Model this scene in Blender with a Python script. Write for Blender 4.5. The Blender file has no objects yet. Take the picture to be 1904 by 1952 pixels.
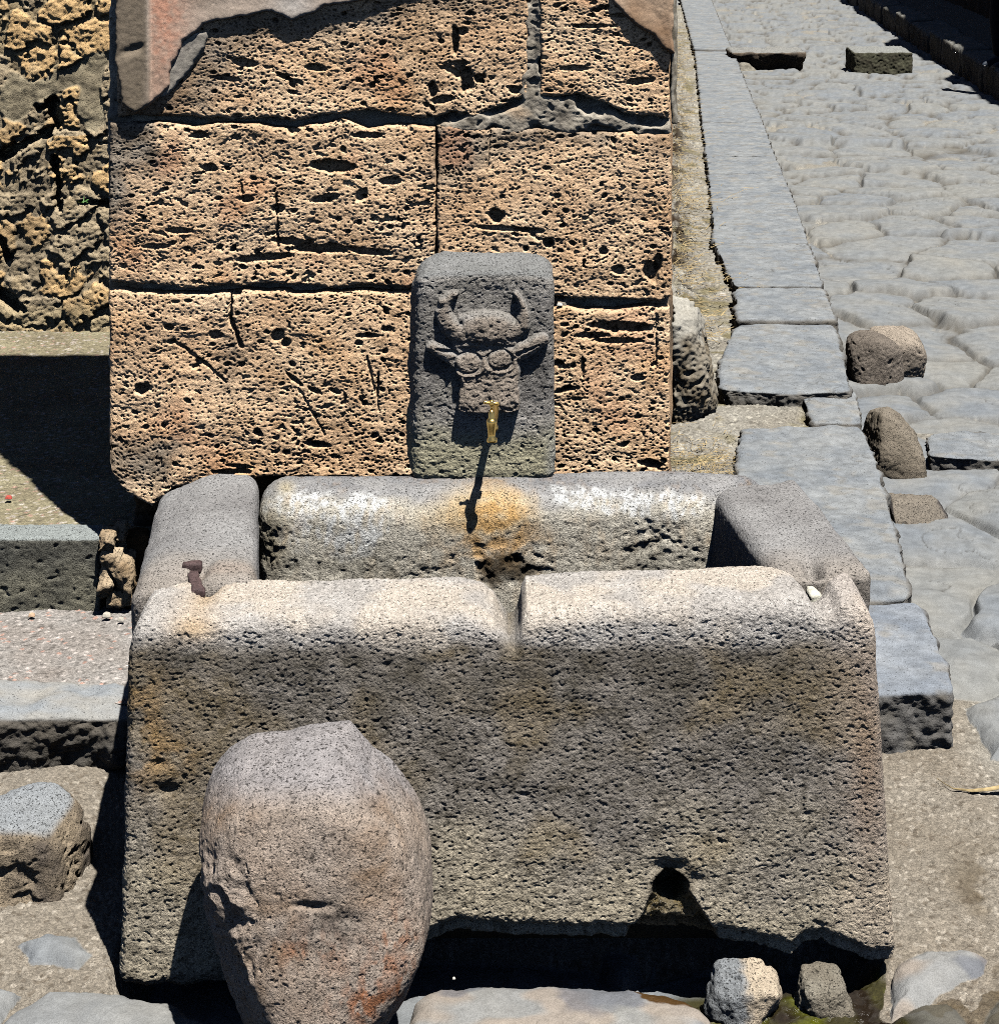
import bpy, math, random
import numpy as np
from mathutils import Vector

# ------------------------------------------------------------------ camera, sky, sun, exposure
C = bpy.context.scene
COL = C.collection
CAM_H, F, PX, HY = 2.2, 3600.0, 952.0, -210.0      # eye height; focal length and horizon of a 1904 x 1952 frame
cam_d = bpy.data.cameras.new('camera'); cam = bpy.data.objects.new('camera', cam_d); COL.objects.link(cam)
cam.location = (0, 0, CAM_H); cam.rotation_euler = (math.radians(90), 0, 0)
cam_d.sensor_fit = 'VERTICAL'; cam_d.sensor_height = 36.0; cam_d.lens = 36.0 * F / 1952.0
cam_d.shift_y = -(976.0 - HY) / 1952.0
cam_d.clip_start = 0.05; cam_d.clip_end = 2000
C.camera = cam
SUN = Vector((0.22, -0.36, 1.0)).normalized()
w = bpy.data.worlds.new('World'); C.world = w; w.use_nodes = True
nt = w.node_tree; bg = nt.nodes['Background']
sky = nt.nodes.new('ShaderNodeTexSky'); sky.sky_type = 'NISHITA'; sky.sun_disc = False
sky.sun_elevation = math.asin(SUN.z); sky.sun_rotation = math.atan2(SUN.x, SUN.y)
sky.air_density = 0.3; sky.dust_density = 0.05; sky.altitude = 300
nt.links.new(sky.outputs[0], bg.inputs[0]); bg.inputs[1].default_value = 0.05
sl = bpy.data.lights.new('sun', 'SUN'); sl.energy = 5.0; sl.angle = math.radians(0.5); sl.color = (1.0, 0.965, 0.9)
so = bpy.data.objects.new('sun', sl); COL.objects.link(so); so.rotation_euler = SUN.to_track_quat('Z', 'Y').to_euler(); so.location = (3, -5, 12)
C.view_settings.view_transform = 'Standard'; C.view_settings.look = 'None'
C.view_settings.exposure = 0.65; C.view_settings.gamma = 1.0
C.cycles.max_bounces = 5; C.cycles.diffuse_bounces = 0
C.cycles.use_denoising = False; C.cycles.filter_width = 0.9

# ------------------------------------------------------------------ noise
_r = np.random.RandomState(7)
_P = np.concatenate([_r.permutation(256)] * 3).astype(np.int32)
_G = _r.normal(size=(256, 3)); _G /= np.linalg.norm(_G, axis=1)[:, None]; _G = (_G * 1.6).astype(np.float32)

def pn(x, y, z=0.0, seed=0):
    x = np.asarray(x, np.float32) + seed * 17.31; y = np.asarray(y, np.float32) + seed * 5.77
    z = np.asarray(z, np.float32) + seed * 3.19 + np.zeros_like(x)
    xi = np.floor(x); yi = np.floor(y); zi = np.floor(z)
    fx = x - xi; fy = y - yi; fz = z - zi
    xi = xi.astype(np.int32) & 255; yi = yi.astype(np.int32) & 255; zi = zi.astype(np.int32) & 255
    u = fx * fx * fx * (fx * (fx * 6 - 15) + 10); v = fy * fy * fy * (fy * (fy * 6 - 15) + 10); t = fz * fz * fz * (fz * (fz * 6 - 15) + 10)
    def g(i, j, k):
        h = _P[_P[_P[xi + i] + yi + j] + zi + k]
        gr = _G[h]
        return gr[..., 0] * (fx - i) + gr[..., 1] * (fy - j) + gr[..., 2] * (fz - k)
    def lerp(a, b, s): return a + (b - a) * s
    return lerp(lerp(lerp(g(0, 0, 0), g(1, 0, 0), u), lerp(g(0, 1, 0), g(1, 1, 0), u), v),
                lerp(lerp(g(0, 0, 1), g(1, 0, 1), u), lerp(g(0, 1, 1), g(1, 1, 1), u), v), t)

def fbm(x, y, z=0.0, o=4, seed=0, gain=0.5):
    s = 0.0; a = 1.0; f = 1.0
    for i in range(o):
        s = s + a * pn(x * f, y * f, z * f if not np.isscalar(z) else z, seed + i * 3); a *= gain; f *= 2.03
    return s

def h01(ix, iy, seed=0):
    h = (ix.astype(np.int64) * 374761393 + iy.astype(np.int64) * 668265263 + seed * 1442695041) & 0xffffffff
    h = ((h ^ (h >> 13)) * 1274126177) & 0xffffffff
    h = (h ^ (h >> 16)) & 0xffffff
    return (h / float(0xffffff)).astype(np.float32)

def worley(x, y, seed=0, jit=0.9):
    """F1, F2 distances, cell id hash, nearest centre"""
    xi = np.floor(x); yi = np.floor(y)
    f1 = np.full(x.shape, 9.0, np.float32); f2 = f1.copy(); idd = np.zeros_like(f1); cx = np.zeros_like(f1); cy = np.zeros_like(f1)
    for i in (-1, 0, 1):
        for j in (-1, 0, 1):
            a = xi + i; b = yi + j
            px = a + 0.5 + jit * (h01(a, b, seed) - 0.5); py = b + 0.5 + jit * (h01(a, b, seed + 11) - 0.5)
            d = np.hypot(px - x, py - y)
            n = d < f1
            f2 = np.where(n, f1, np.minimum(f2, d))
            idd = np.where(n, h01(a, b, seed + 23), idd); cx = np.where(n, px, cx); cy = np.where(n, py, cy)
            f1 = np.where(n, d, f1)
    return f1, f2, idd, cx, cy

def ss(a, b, x):
    t = np.clip((x - a) / (b - a), 0, 1); return t * t * (3 - 2 * t)

def pits(x, y, cell, dens, rmin, rmax, seed, ax=1.0):
    """round pits: 0..1 mask, one per cell with probability dens. radius as fraction of the cell"""
    f1, f2, idd, cx, cy = worley(x / cell / ax, y / cell, seed)
    r = rmin + (rmax - rmin) * ((idd * 7.13) % 1.0)
    return np.where(idd < dens, 1 - ss(r * 0.45, r, f1), 0.0)

def gauss(x, y, cx, cy, rx, ry, ang=0.0):
    c, s = math.cos(ang), math.sin(ang); dx = x - cx; dy = y - cy
    return np.exp(-(((dx * c + dy * s) / rx) ** 2 + ((-dx * s + dy * c) / ry) ** 2))

def polysdf(x, y, poly):
    """signed distance to polygon (negative inside)"""
    d = np.full(x.shape, 1e9, np.float32); inside = np.zeros(x.shape, bool)
    n = len(poly)
    for i in range(n):
        ax, ay = poly[i]; bx, by = poly[(i + 1) % n]
        ex, ey = bx - ax, by - ay
        t = np.clip(((x - ax) * ex + (y - ay) * ey) / (ex * ex + ey * ey + 1e-12), 0, 1)
        d = np.minimum(d, np.hypot(x - ax - t * ex, y - ay - t * ey))
        cnd = ((ay > y) != (by > y)) & (x < (bx - ax) * (y - ay) / ((by - ay) + 1e-12) + ax)
        inside ^= cnd
    return np.where(inside, -d, d)

# ------------------------------------------------------------------ picture frame <-> place
def at(x, y, z=None, Y=None):
    if Y is None: Y = F * (CAM_H - z) / (y - HY)
    if z is None: z = CAM_H - (y - HY) * Y / F
    return ((x - PX) / F * Y, Y, z)
def atxy(x, y, z):
    p = at(x, y, z); return (p[0], p[1])

# ------------------------------------------------------------------ colour and mesh helpers
def lin(r, g, b):
    return np.array([((c / 255) / 12.92 if c / 255 <= .04045 else ((c / 255 + .055) / 1.055) ** 2.4) for c in (r, g, b)], np.float32)
def mixc(a, b, t):
    t = np.clip(t, 0, 1)[:, None]; return a * (1 - t) + b * t
def base(n, c): return np.tile(np.asarray(c, np.float32), (n, 1))

TONE = {'paving_and_dust': .80, 'worn_basalt': .82, 'weathered_lava': 1.0, 'lime_mortar': 1.2, 'painted_plaster': 1.1, 'yellow_tuff': 1.12, 'damp_lava': 1.7, 'pebble': .85}
def make_mesh(name, V, Q, mat, col=None, parent=None, wet=None, smooth=True, grav=None):
    me = bpy.data.meshes.new(name)
    V = np.asarray(V, np.float32); Q = np.asarray(Q, np.int32); k = Q.shape[1]
    me.vertices.add(len(V)); me.vertices.foreach_set('co', V.ravel())
    me.loops.add(Q.size); me.loops.foreach_set('vertex_index', Q.ravel())
    me.polygons.add(len(Q)); me.polygons.foreach_set('loop_start', np.arange(0, Q.size, k, dtype=np.int32))
    me.polygons.foreach_set('use_smooth', np.full(len(Q), smooth, bool))
    me.update(calc_edges=True)
    if col is not None:
        at_ = me.attributes.new('Col', 'FLOAT_COLOR', 'POINT')
        a = np.zeros((len(V), 4), np.float32); a[:, :3] = np.clip(col * TONE.get(mat.name, 1.0), 0.0, 0.9)[:, :3]
        if grav is not None: a[:, 3] = grav
        at_.data.foreach_set('color', a.ravel())
    if wet is not None:
        at_ = me.attributes.new('Wet', 'FLOAT', 'POINT'); at_.data.foreach_set('value', np.asarray(wet, np.float32).ravel())
    me.materials.append(mat)
    o = bpy.data.objects.new(name, me); COL.objects.link(o)
    if parent is not None: o.parent = parent
    return o

def tag(o, label, cat, group=None):
    o['label'] = label; o['category'] = cat
    if group: o['group'] = group
    return o
def struct(o): o['kind'] = 'structure'; return o
def empty(name, loc=(0, 0, 0)):
    e = bpy.data.objects.new(name, None); COL.objects.link(e); e.location = loc; e.empty_display_size = .1; return e
def reorigin(o):
    """put a mesh object's origin at the middle of its base"""
    me = o.data; n = len(me.vertices); a = np.empty(n * 3, np.float32); me.vertices.foreach_get('co', a); a = a.reshape(-1, 3)
    c = np.array([(a[:, 0].min() + a[:, 0].max()) / 2, (a[:, 1].min() + a[:, 1].max()) / 2, a[:, 2].min()], np.float32)
    me.vertices.foreach_set('co', (a - c).ravel()); me.update()
    o.location = [float(v) for v in c]; return o

def box_lattice(nx, ny, nz):
    """surface of an integer lattice: coords 0..1 and quads"""
    pts = []; quads = []; off = 0
    def face(A, B, fn):
        nonlocal off
        i, j = np.meshgrid(np.arange(A + 1), np.arange(B + 1), indexing='ij')
        p = fn(i.ravel(), j.ravel()); pts.append(p)
        idx = (np.arange((A + 1) * (B + 1)).reshape(A + 1, B + 1)) + off
        quads.append(np.stack([idx[:-1, :-1], idx[1:, :-1], idx[1:, 1:], idx[:-1, 1:]], -1).reshape(-1, 4)); off += (A + 1) * (B + 1)
    o = lambda v, a: np.full_like(a, v)
    face(nx, nz, lambda i, j: np.stack([i, o(0, i), j], 1))
    face(nz, nx, lambda i, j: np.stack([j, o(ny, i), i], 1))
    face(nx, ny, lambda i, j: np.stack([i, j, o(nz, i)], 1))
    face(ny, nx, lambda i, j: np.stack([j, i, o(0, i)], 1))
    face(nz, ny, lambda i, j: np.stack([o(0, i), j, i], 1))
    face(ny, nz, lambda i, j: np.stack([o(nx, i), i, j], 1))
    P = np.concatenate(pts); Q = np.concatenate(quads)
    key = (P[:, 0].astype(np.int64) * (ny + 1) + P[:, 1]) * (nz + 1) + P[:, 2]
    _, first, inv = np.unique(key, return_index=True, return_inverse=True)
    return P[first].astype(np.float32) / np.array([nx, ny, nz], np.float32), inv.ravel()[Q]

def rounded_box(size, r, res, dims=None):
    """size (sx,sy,sz), radius r, spacing res -> local coords (0..size), normals, quads"""
    s = np.array(size, np.float32)
    n = [max(4, int(round(v / res))) for v in s] if dims is None else dims
    L, Q = box_lattice(*n)
    p = L * s
    rr = np.minimum(r, s / 2 - 1e-4)
    inner = np.clip(p, rr, s - rr); d = p - inner
    ln = np.linalg.norm(d / rr, axis=1)[:, None]
    nrm = d / rr / np.maximum(ln, 1e-6)
    P = inner + nrm * rr
    nn = nrm / np.linalg.norm(nrm, axis=1)[:, None]
    return P, nn, Q

def rock(center, half, planes, p=14.0, res=0.006, disp=None, rotz=0.0):
    """convex stone: smooth intersection of half spaces (n, d) about its centre; half = rough half size for even spacing"""
    h = np.array(half, np.float32)
    n = [int(np.clip(round(2 * v / res), 6, 420)) for v in h]
    L, Q = box_lattice(*n)
    D = (L * 2 - 1) * h
    D = D / np.linalg.norm(D, axis=1)[:, None]
    D = D.astype(np.float64); acc = np.zeros(len(D)); N = np.zeros_like(D)
    for nv, d in planes:
        nv = np.array(nv, np.float32); nv /= np.linalg.norm(nv)
        t = np.maximum(D @ nv, 0) / d
        acc += t ** p; N += (t ** (p - 1))[:, None] * nv / d
    r = acc ** (-1.0 / p)
    N /= np.linalg.norm(N, axis=1)[:, None]
    N = N.astype(np.float32); P = (D * r[:, None]).astype(np.float32)
    P = P + np.array(center, np.float32)
    if disp is not None: P = P + N * disp(P, N)[:, None]
    return P, N, Q

def box_planes(hx, hy, hz): return [((1, 0, 0), hx), ((-1, 0, 0), hx), ((0, 1, 0), hy), ((0, -1, 0), hy), ((0, 0, 1), hz), ((0, 0, -1), hz)]
def poly_planes(poly, c, lean=0.0):
    """planes for a convex outline (list of xy, any winding) about centre c"""
    out = []
    a = sum(poly[i][0] * poly[(i + 1) % len(poly)][1] - poly[(i + 1) % len(poly)][0] * poly[i][1] for i in range(len(poly)))
    pl = poly if a > 0 else poly[::-1]
    for i in range(len(pl)):
        ax, ay = pl[i]; bx, by = pl[(i + 1) % len(pl)]
        nx, ny = by - ay, -(bx - ax); ln = math.hypot(nx, ny)
        if ln < 1e-6: continue
        nx /= ln; ny /= ln
        d = (ax - c[0]) * nx + (ay - c[1]) * ny
        if d > 0.01: out.append(((nx, ny, lean), d))
    return out

# ------------------------------------------------------------------ materials
def stone_mat(name, rough=0.92, spec=0.25, sp=(260, .25), sp2=(45, .2), bump=(300, .5, .003), wet=False, grit=False, pit=None, metallic=0.0, basecol=None):
    m = bpy.data.materials.new(name); m.use_nodes = True; n = m.node_tree; N = n.nodes; Lk = n.links
    b = N['Principled BSDF']; b.inputs['Roughness'].default_value = rough; b.inputs['Specular IOR Level'].default_value = spec; b.inputs['Metallic'].default_value = metallic
    tc = N.new('ShaderNodeTexCoord')
    if basecol is None:
        a = N.new('ShaderNodeAttribute'); a.attribute_name = 'Col'; src = a.outputs['Color']
    else:
        a = N.new('ShaderNodeRGB'); a.outputs[0].default_value = (*basecol, 1); src = a.outputs[0]
    cur = src
    for sc, am in (sp, sp2):
        if am <= 0: continue
        t = N.new('ShaderNodeTexNoise'); t.inputs['Scale'].default_value = sc; t.inputs['Detail'].default_value = 3; t.inputs['Roughness'].default_value = .6
        Lk.new(tc.outputs['Object'], t.inputs['Vector'])
        mr = N.new('ShaderNodeMapRange'); mr.inputs['From Min'].default_value = .3; mr.inputs['From Max'].default_value = .7
        mr.inputs['To Min'].default_value = 1 - am; mr.inputs['To Max'].default_value = 1 + am
        Lk.new(t.outputs['Fac'], mr.inputs['Value'])
        vm = N.new('ShaderNodeVectorMath'); vm.operation = 'SCALE'
        Lk.new(cur, vm.inputs[0]); Lk.new(mr.outputs[0], vm.inputs['Scale']); cur = vm.outputs[0]
    hsrc = None
    if grit:      # loose grit: small stones of uneven tone where the sheet is dusty
        for sc, lo, hi in ((230, .70, 1.32), (110, .88, 1.14)):
            vo = N.new('ShaderNodeTexVoronoi'); vo.inputs['Scale'].default_value = sc; Lk.new(tc.outputs['Object'], vo.inputs['Vector'])
            sx = N.new('ShaderNodeSeparateColor'); Lk.new(vo.outputs['Color'], sx.inputs[0])
            mr = N.new('ShaderNodeMapRange'); mr.inputs['To Min'].default_value = lo; mr.inputs['To Max'].default_value = hi; Lk.new(sx.outputs[0], mr.inputs['Value'])
            mx = N.new('ShaderNodeMix'); mx.data_type = 'FLOAT'; mx.inputs[2].default_value = 1.0
            Lk.new(a.outputs['Alpha'], mx.inputs[0]); Lk.new(mr.outputs[0], mx.inputs[3])
            vm = N.new('ShaderNodeVectorMath'); vm.operation = 'SCALE'; Lk.new(cur, vm.inputs[0]); Lk.new(mx.outputs[0], vm.inputs['Scale']); cur = vm.outputs[0]
            if hsrc is None: hsrc = vo.outputs['Distance']
    if pit:       # dark pores
        t = N.new('ShaderNodeTexNoise'); t.inputs['Scale'].default_value = pit[0]; t.inputs['Detail'].default_value = 2; t.inputs['Roughness'].default_value = .55
        mp = N.new('ShaderNodeMapping'); mp.inputs['Scale'].default_value = (1, 1, 1.5); Lk.new(tc.outputs['Object'], mp.inputs['Vector']); Lk.new(mp.outputs[0], t.inputs['Vector'])
        pm = N.new('ShaderNodeMapRange'); pm.inputs['From Min'].default_value = pit[1]; pm.inputs['From Max'].default_value = pit[1] + .09
        pm.inputs['To Min'].default_value = 1; pm.inputs['To Max'].default_value = pit[2]; Lk.new(t.outputs['Fac'], pm.inputs['Value'])
        vm = N.new('ShaderNodeVectorMath'); vm.operation = 'SCALE'; Lk.new(cur, vm.inputs[0]); Lk.new(pm.outputs[0], vm.inputs['Scale']); cur = vm.outputs[0]
    Lk.new(cur, b.inputs['Base Color'])
    if bump:
        t = N.new('ShaderNodeTexNoise'); t.inputs['Scale'].default_value = bump[0]; t.inputs['Detail'].default_value = 4; t.inputs['Roughness'].default_value = .65
        Lk.new(tc.outputs['Object'], t.inputs['Vector'])
        bp = N.new('ShaderNodeBump'); bp.inputs['Strength'].default_value = bump[1]; bp.inputs['Distance'].default_value = bump[2]
        Lk.new(t.outputs['Fac'], bp.inputs['Height'])
        if pit:
            b2 = N.new('ShaderNodeBump'); b2.inputs['Strength'].default_value = .8; b2.inputs['Distance'].default_value = .004
            Lk.new(pm.outputs[0], b2.inputs['Height']); Lk.new(bp.outputs[0], b2.inputs['Normal']); bp = b2
        if hsrc is not None:
            ml = N.new('ShaderNodeMath'); ml.operation = 'MULTIPLY'; Lk.new(hsrc, ml.inputs[0]); Lk.new(a.outputs['Alpha'], ml.inputs[1])
            b2 = N.new('ShaderNodeBump'); b2.invert = True; b2.inputs['Strength'].default_value = .5; b2.inputs['Distance'].default_value = .004
            Lk.new(ml.outputs[0], b2.inputs['Height']); Lk.new(bp.outputs[0], b2.inputs['Normal']); bp = b2
        Lk.new(bp.outputs[0], b.inputs['Normal'])
    if wet:
        a2 = N.new('ShaderNodeAttribute'); a2.attribute_name = 'Wet'
        mr = N.new('ShaderNodeMapRange'); mr.inputs['To Min'].default_value = rough; mr.inputs['To Max'].default_value = .12
        Lk.new(a2.outputs['Fac'], mr.inputs['Value']); Lk.new(mr.outputs[0], b.inputs['Roughness'])
        mr = N.new('ShaderNodeMapRange'); mr.inputs['To Min'].default_value = spec; mr.inputs['To Max'].default_value = .6
        Lk.new(a2.outputs['Fac'], mr.inputs['Value']); Lk.new(mr.outputs[0], b.inputs['Specular IOR Level'])
    return m
M_ROAD = stone_mat('paving_and_dust', sp=(330, .22), sp2=(30, .12), bump=(330, .6, .004), wet=True, grit=True)
M_LAVA = stone_mat('weathered_lava', sp=(420, .42), sp2=(60, .14), bump=(260, .9, .005), pit=(210, .585, .22))
M_SLAB = stone_mat('worn_basalt', sp=(300, .26), sp2=(40, .10), bump=(200, .8, .004), pit=(160, .64, .45))
M_TUFF = stone_mat('yellow_tuff', sp=(300, .18), sp2=(50, .10), bump=(260, .9, .004), spec=.1, pit=(150, .60, .34))
M_MORT = stone_mat('lime_mortar', sp=(300, .25), sp2=(60, .2), bump=(300, .7, .003), spec=.1)
M_PLAS = stone_mat('painted_plaster', sp=(500, .34), sp2=(80, .12), bump=(420, .5, .0015), spec=.15)
M_BRASS = stone_mat('brass', rough=.34, spec=.5, sp=(90, .15), sp2=(20, .0), bump=(60, .05, .001), metallic=1.0, basecol=(.78, .56, .2))
M_RUST = stone_mat('rusty_iron', rough=.75, spec=.3, sp=(300, .5), sp2=(80, .4), bump=(300, .6, .002), basecol=(.07, .045, .045))

def cracks(x, y, s, seed, w=.018, dens=.15):
    """thin wandering cracks, 0..1"""
    l = 1 - ss(0, w, np.abs(fbm(x * s, y * s, 0, 3, seed))); return l * ss(dens, dens + .12, pn(x * s * .8, y * s * .8, 7, seed + 4))
def rough_noise(P, seed=0, a=0.004, s=18, fine=0.0015, fs=110):
    x, y, z = P[:, 0], P[:, 1], P[:, 2]
    return a * fbm(x * s, y * s, z * s, 3, seed) + fine * fbm(x * fs, y * fs, z * fs, 2, seed + 9)
def pits3(P, cell, thr, seed=0):
    """pits from thresholded 3D noise, 0..1"""
    x, y, z = P[:, 0] / cell, P[:, 1] / cell, P[:, 2] / cell
    return ss(thr, thr + .22, pn(x, y, z, seed))

# ================================================================== THE SETTING: road, pavement, floor
DUST = lin(172, 165, 152) * .62; DUST2 = lin(192, 188, 178) * .62; BAS = lin(158, 165, 173) * .62; BAS2 = lin(174, 175, 172) * .62; DARKC = lin(96, 90, 78) * .5
STREET = .0885                                    # the street runs away at this dX/dY

def gravel(x, y, seed=0, size=.012, amp=.004):
    f1, f2, idd, _, _ = worley(x / size, y / size, seed)
    return amp * np.clip(1 - f1 / .62, 0, 1) * (.35 + idd), idd

# --- the road of polygonal stones, one sheet
def build_road():
    vy = np.arange(1010)[:, None]; ypx = 2330 - vy * 2.34                     # evenly spaced rows, finer near by
    Y = F * CAM_H / (ypx - HY)
    t = np.linspace(-.31, .345, 1150)[None, :]
    X = (t * Y).astype(np.float32); Y = (Y + 0 * t).astype(np.float32)
    sh = X.shape; x = X.ravel(); y = Y.ravel(); n = len(x)
    # cells, aligned with the street, gently warped
    ux = (x - STREET * y); wx = ux + .09 * fbm(x * 2.3, y * 2.3, 0, 3, 3); wy = y + .11 * fbm(x * 2.1, y * 2.1, 5, 3, 4)
    cs = .50
    f1, f2, idd, cx, cy = worley(wx / cs, wy / (cs * 1.12), 5, .96)
    edge = (f2 - f1) * cs * .5
    tilt = (wx - cx * cs) * (((idd * 13.7) % 1) - .5) * .10 + (wy - cy * cs * 1.12) * (((idd * 31.1) % 1) - .72) * .11
    dome = .8 * ss(-.001, .022 + .014 * ss(8, 20, y), edge) + .2 * ss(0, .12, edge)
    ck = cracks(x, y, 2.2, 77, .012, .1)
    st = .036 * dome + .000 + (tilt * 1.1 + (((idd * 57.3) % 1) - .5) * .026) * ss(.0, .03, edge) - .006 * ck + .006 * fbm(x * 6, y * 6, 0, 4, 8) + .0012 * fbm(x * 70, y * 70, 0, 2, 9)
    dust = -.010 + .060 * np.maximum(fbm(x * 1.25, y * 1.0, 2, 3, 12) - .18, 0) + .007 * ss(13, 7, y) + .003 * fbm(x * 5, y * 5, 2, 2, 19)
    tint = (idd * 91.7) % 1
    # near the fountain the dust lies deep, with a few stones drawn one by one
    zone = ss(1.02, .86, y * 0 + 1) * 0
    near = ss(5.35, 4.75, y + .35 * pn(x * 2, y * 2, 0, 31))
    st = st - near * .09
    side = ss(.16, .02, ux - (1.34 - STREET * 6.9) + .02) * ss(12, 9, y)     # gutter strip beside the kerb
    dust = dust + .012 * side
    white = np.zeros(n, np.float32); wetm = np.zeros(n, np.float32); own = np.zeros(n, np.float32)
    low = ss(3.86, 3.80, y) * ss(.34, .44, x) * ss(.86, .80, x + .03 * pn(x * 9, y * 9, 0, 3))   # wet hollow at the drain
    chan = ss(3.62, 3.70, y + .01 * pn(x * 14, y * 14, 0, 2)) * ss(4.02, 3.95, y) * ss(-.80, -.70, x) * ss(.80, .68, x)
    dust = dust - .022 * low - .10 * chan * (1 - .75 * low)
    stones = [  # outline in frame coordinates, height, whiteness
        ([(792, 1888), (830, 1864), (1000, 1861), (1200, 1864), (1325, 1888), (1356, 1925), (1330, 1990), (1100, 2080), (780, 2080), (770, 1950)], .052, .9),
        ([(20, 1915), (90, 1868), (200, 1872), (330, 1890), (395, 1930), (470, 2080), (-100, 2080), (-20, 1960)], .044, .5),
        ([(-160, 1850), (-20, 1850), (38, 1875), (0, 1925), (-60, 2010), (-170, 2010)], .038, .35),
        ([(38, 1782), (90, 1758), (150, 1765), (178, 1800), (150, 1828), (60, 1815)], .034, .15),
        ([(1716, 1812), (1760, 1790), (1850, 1790), (1890, 1806), (1862, 1842), (1800, 1870), (1740, 1900), (1700, 1905), (1704, 1850)], .036, 1.0),
        ([(1690, 1925), (1752, 1893), (1815, 1895), (1850, 1935), (1860, 2010), (1680, 2010)], .032, -1.0),
        ([(1840, 1330), (1960, 1290), (2040, 1330), (1990, 1420), (1890, 1425)], .034, .2),
        ([(1862, 1930), (1900, 1880), (2000, 1870), (2000, 1990), (1880, 1990)], .030, -.6),
    ]
    for poly, h, wv in stones:
        pw = [atxy(a, b, h) for a, b in poly]
        x0 = min(p[0] for p in pw) - .1; x1 = max(p[0] for p in pw) + .1; y0 = min(p[1] for p in pw) - .1; y1 = max(p[1] for p in pw) + .1
        k = np.where((x > x0) & (x < x1) & (y > y0) & (y < y1))[0]
        if len(k) == 0: continue
        d = polysdf(x[k], y[k], pw) + .008 * fbm(x[k] * 16, y[k] * 16, 0, 3, 21)
        hh = h + .03 * (-np.exp(np.minimum(d, 0) / .022)) + .004 * fbm(x[k] * 12, y[k] * 12, 0, 3, 8) + .0012 * fbm(x[k] * 80, y[k] * 80, 0, 2, 9)
        hh = np.where(d > 0, h - .03 - d * 3.5, hh)
        new = hh > st[k]
        st[k] = np.where(new, hh, st[k]); own[k] = np.where(new, 1, own[k]); white[k] = np.where(new, wv, white[k])
    z = np.maximum(st, dust)
    isd = ss(-.002, .006, dust - st)
    g, gid = gravel(x, y, 3, .011, .005)
    fadeg = ss(16, 6, y)
    g = g * .6; z = z + isd * (g * fadeg + .0022 * fbm(x * 60, y * 60, 0, 2, 44))
    # colours
    c = mixc(base(n, BAS), BAS2, tint * .8 + .4 * fbm(x * 3, y * 3, 0, 2, 14))
    c = mixc(c, DUST2, np.clip(.35 * fbm(x * 6, y * 6, 0, 3, 15) + .1, 0, .6) + np.exp(-np.maximum(edge, 0) / .03) * .25 * (1 - own))
    c = mixc(c, lin(84, 78, 70) * .5, ck * .6 * ss(20, 10, y)); c = c * (1 + .16 * fbm(x * 22, y * 22, 0, 3, 88))[:, None]
    c = mixc(c, lin(112, 104, 92) * .5, np.exp(-np.maximum(edge, 0) / .014) * .85 * (1 - own) * ss(5, 9, y))
    c = mixc(c, lin(188, 186, 182) * .7, np.clip(white, 0, 1) * .55)
    c = mixc(c, lin(200, 180, 160) * .66, (np.clip(white, 0, 1) > .8) * .55 * ss(.1, .5, fbm(x * 7, y * 9, 0, 2, 17) + .2))
    c = mixc(c, lin(112, 118, 134) * .62, (np.clip(white, 0, 1) > .8) * ss(.1, .5, fbm(x * 6, y * 9, 3, 3, 18)) * .6)
    d_ = mixc(base(n, DUST), DUST2, .5 + .5 * fbm(x * 4, y * 4, 0, 3, 16))
    d_ = mixc(d_, lin(235, 228, 215) * .7, (gid > .93) * fadeg * .6)
    d_ = mixc(d_, lin(86, 80, 70) * .5, (gid < .08) * fadeg * .5)
    d_ = mixc(d_, lin(150, 128, 104) * .6, side * .35)
    c = mixc(c, d_, isd)
    # damp moss by the drain
    wetz = ss(3.90, 3.84, y) * ss(.36, .42, x + .05 * pn(x * 9, y * 9, 0, 5)) * ss(.84, .77, x + .05 * pn(x * 12, y * 12, 0, 6))
    damp = np.maximum(wetz, ss(.15, .5, fbm(x * 5, y * 7, 0, 3, 51) + .2) * ss(4.45, 4.1, y) * ss(.95, 1.05, x) * .8)
    damp = np.maximum(damp, ss(.05, .3, fbm(x * 8, y * 8, 0, 3, 53)) * ss(3.72, 3.66, y) * ss(.6, .7, x) * .7)
    damp = np.where(own * (white > .3) > 0, 0, damp)
    moss = mixc(base(n, lin(70, 66, 34) * .7), lin(112, 116, 30) * .6, ss(-.1, .5, fbm(x * 16, y * 16, 0, 3, 61)))
    moss = mixc(moss, lin(54, 44, 34) * .6, ss(.0, .5, fbm(x * 11, y * 11, 4, 2, 63)))
    c = mixc(c, moss, wetz * (1 - own * (white > .3)))
    c = mixc(c, c * np.array([.42, .36, .26]), (damp - wetz).clip(0, 1) + (white < -.3) * .8)
    wetm = np.clip(wetz * .9 * ss(-.2, .3, fbm(x * 30, y * 30, 0, 2, 64)) + (white < -.3) * .25, 0, 1) * (1 - own * (white > .3))
    # wet patch running over the pale slab
    wp = polysdf(x, y, [atxy(a, b, .05) for a, b in [(1205, 1878), (1250, 1868), (1330, 1885), (1352, 1920), (1300, 1912), (1230, 1902)]]) + .012 * fbm(x * 22, y * 22, 0, 3, 71)
    wv = ss(.003, -.003, wp) * own * (white > .8)
    c = mixc(c, lin(104, 74, 34) * .6, wv); wetm = np.maximum(wetm, wv * .5)
    V = np.stack([x, y, z], 1)
    idx = np.arange(n).reshape(sh); Q = np.stack([idx[:-1, :-1], idx[:-1, 1:], idx[1:, 1:], idx[1:, :-1]], -1).reshape(-1, 4)
    struct(make_mesh('road', V, Q, M_ROAD, c, wet=wetm, grav=isd * (1 - wetm) * (1 - damp * .5)))
build_road()

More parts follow.
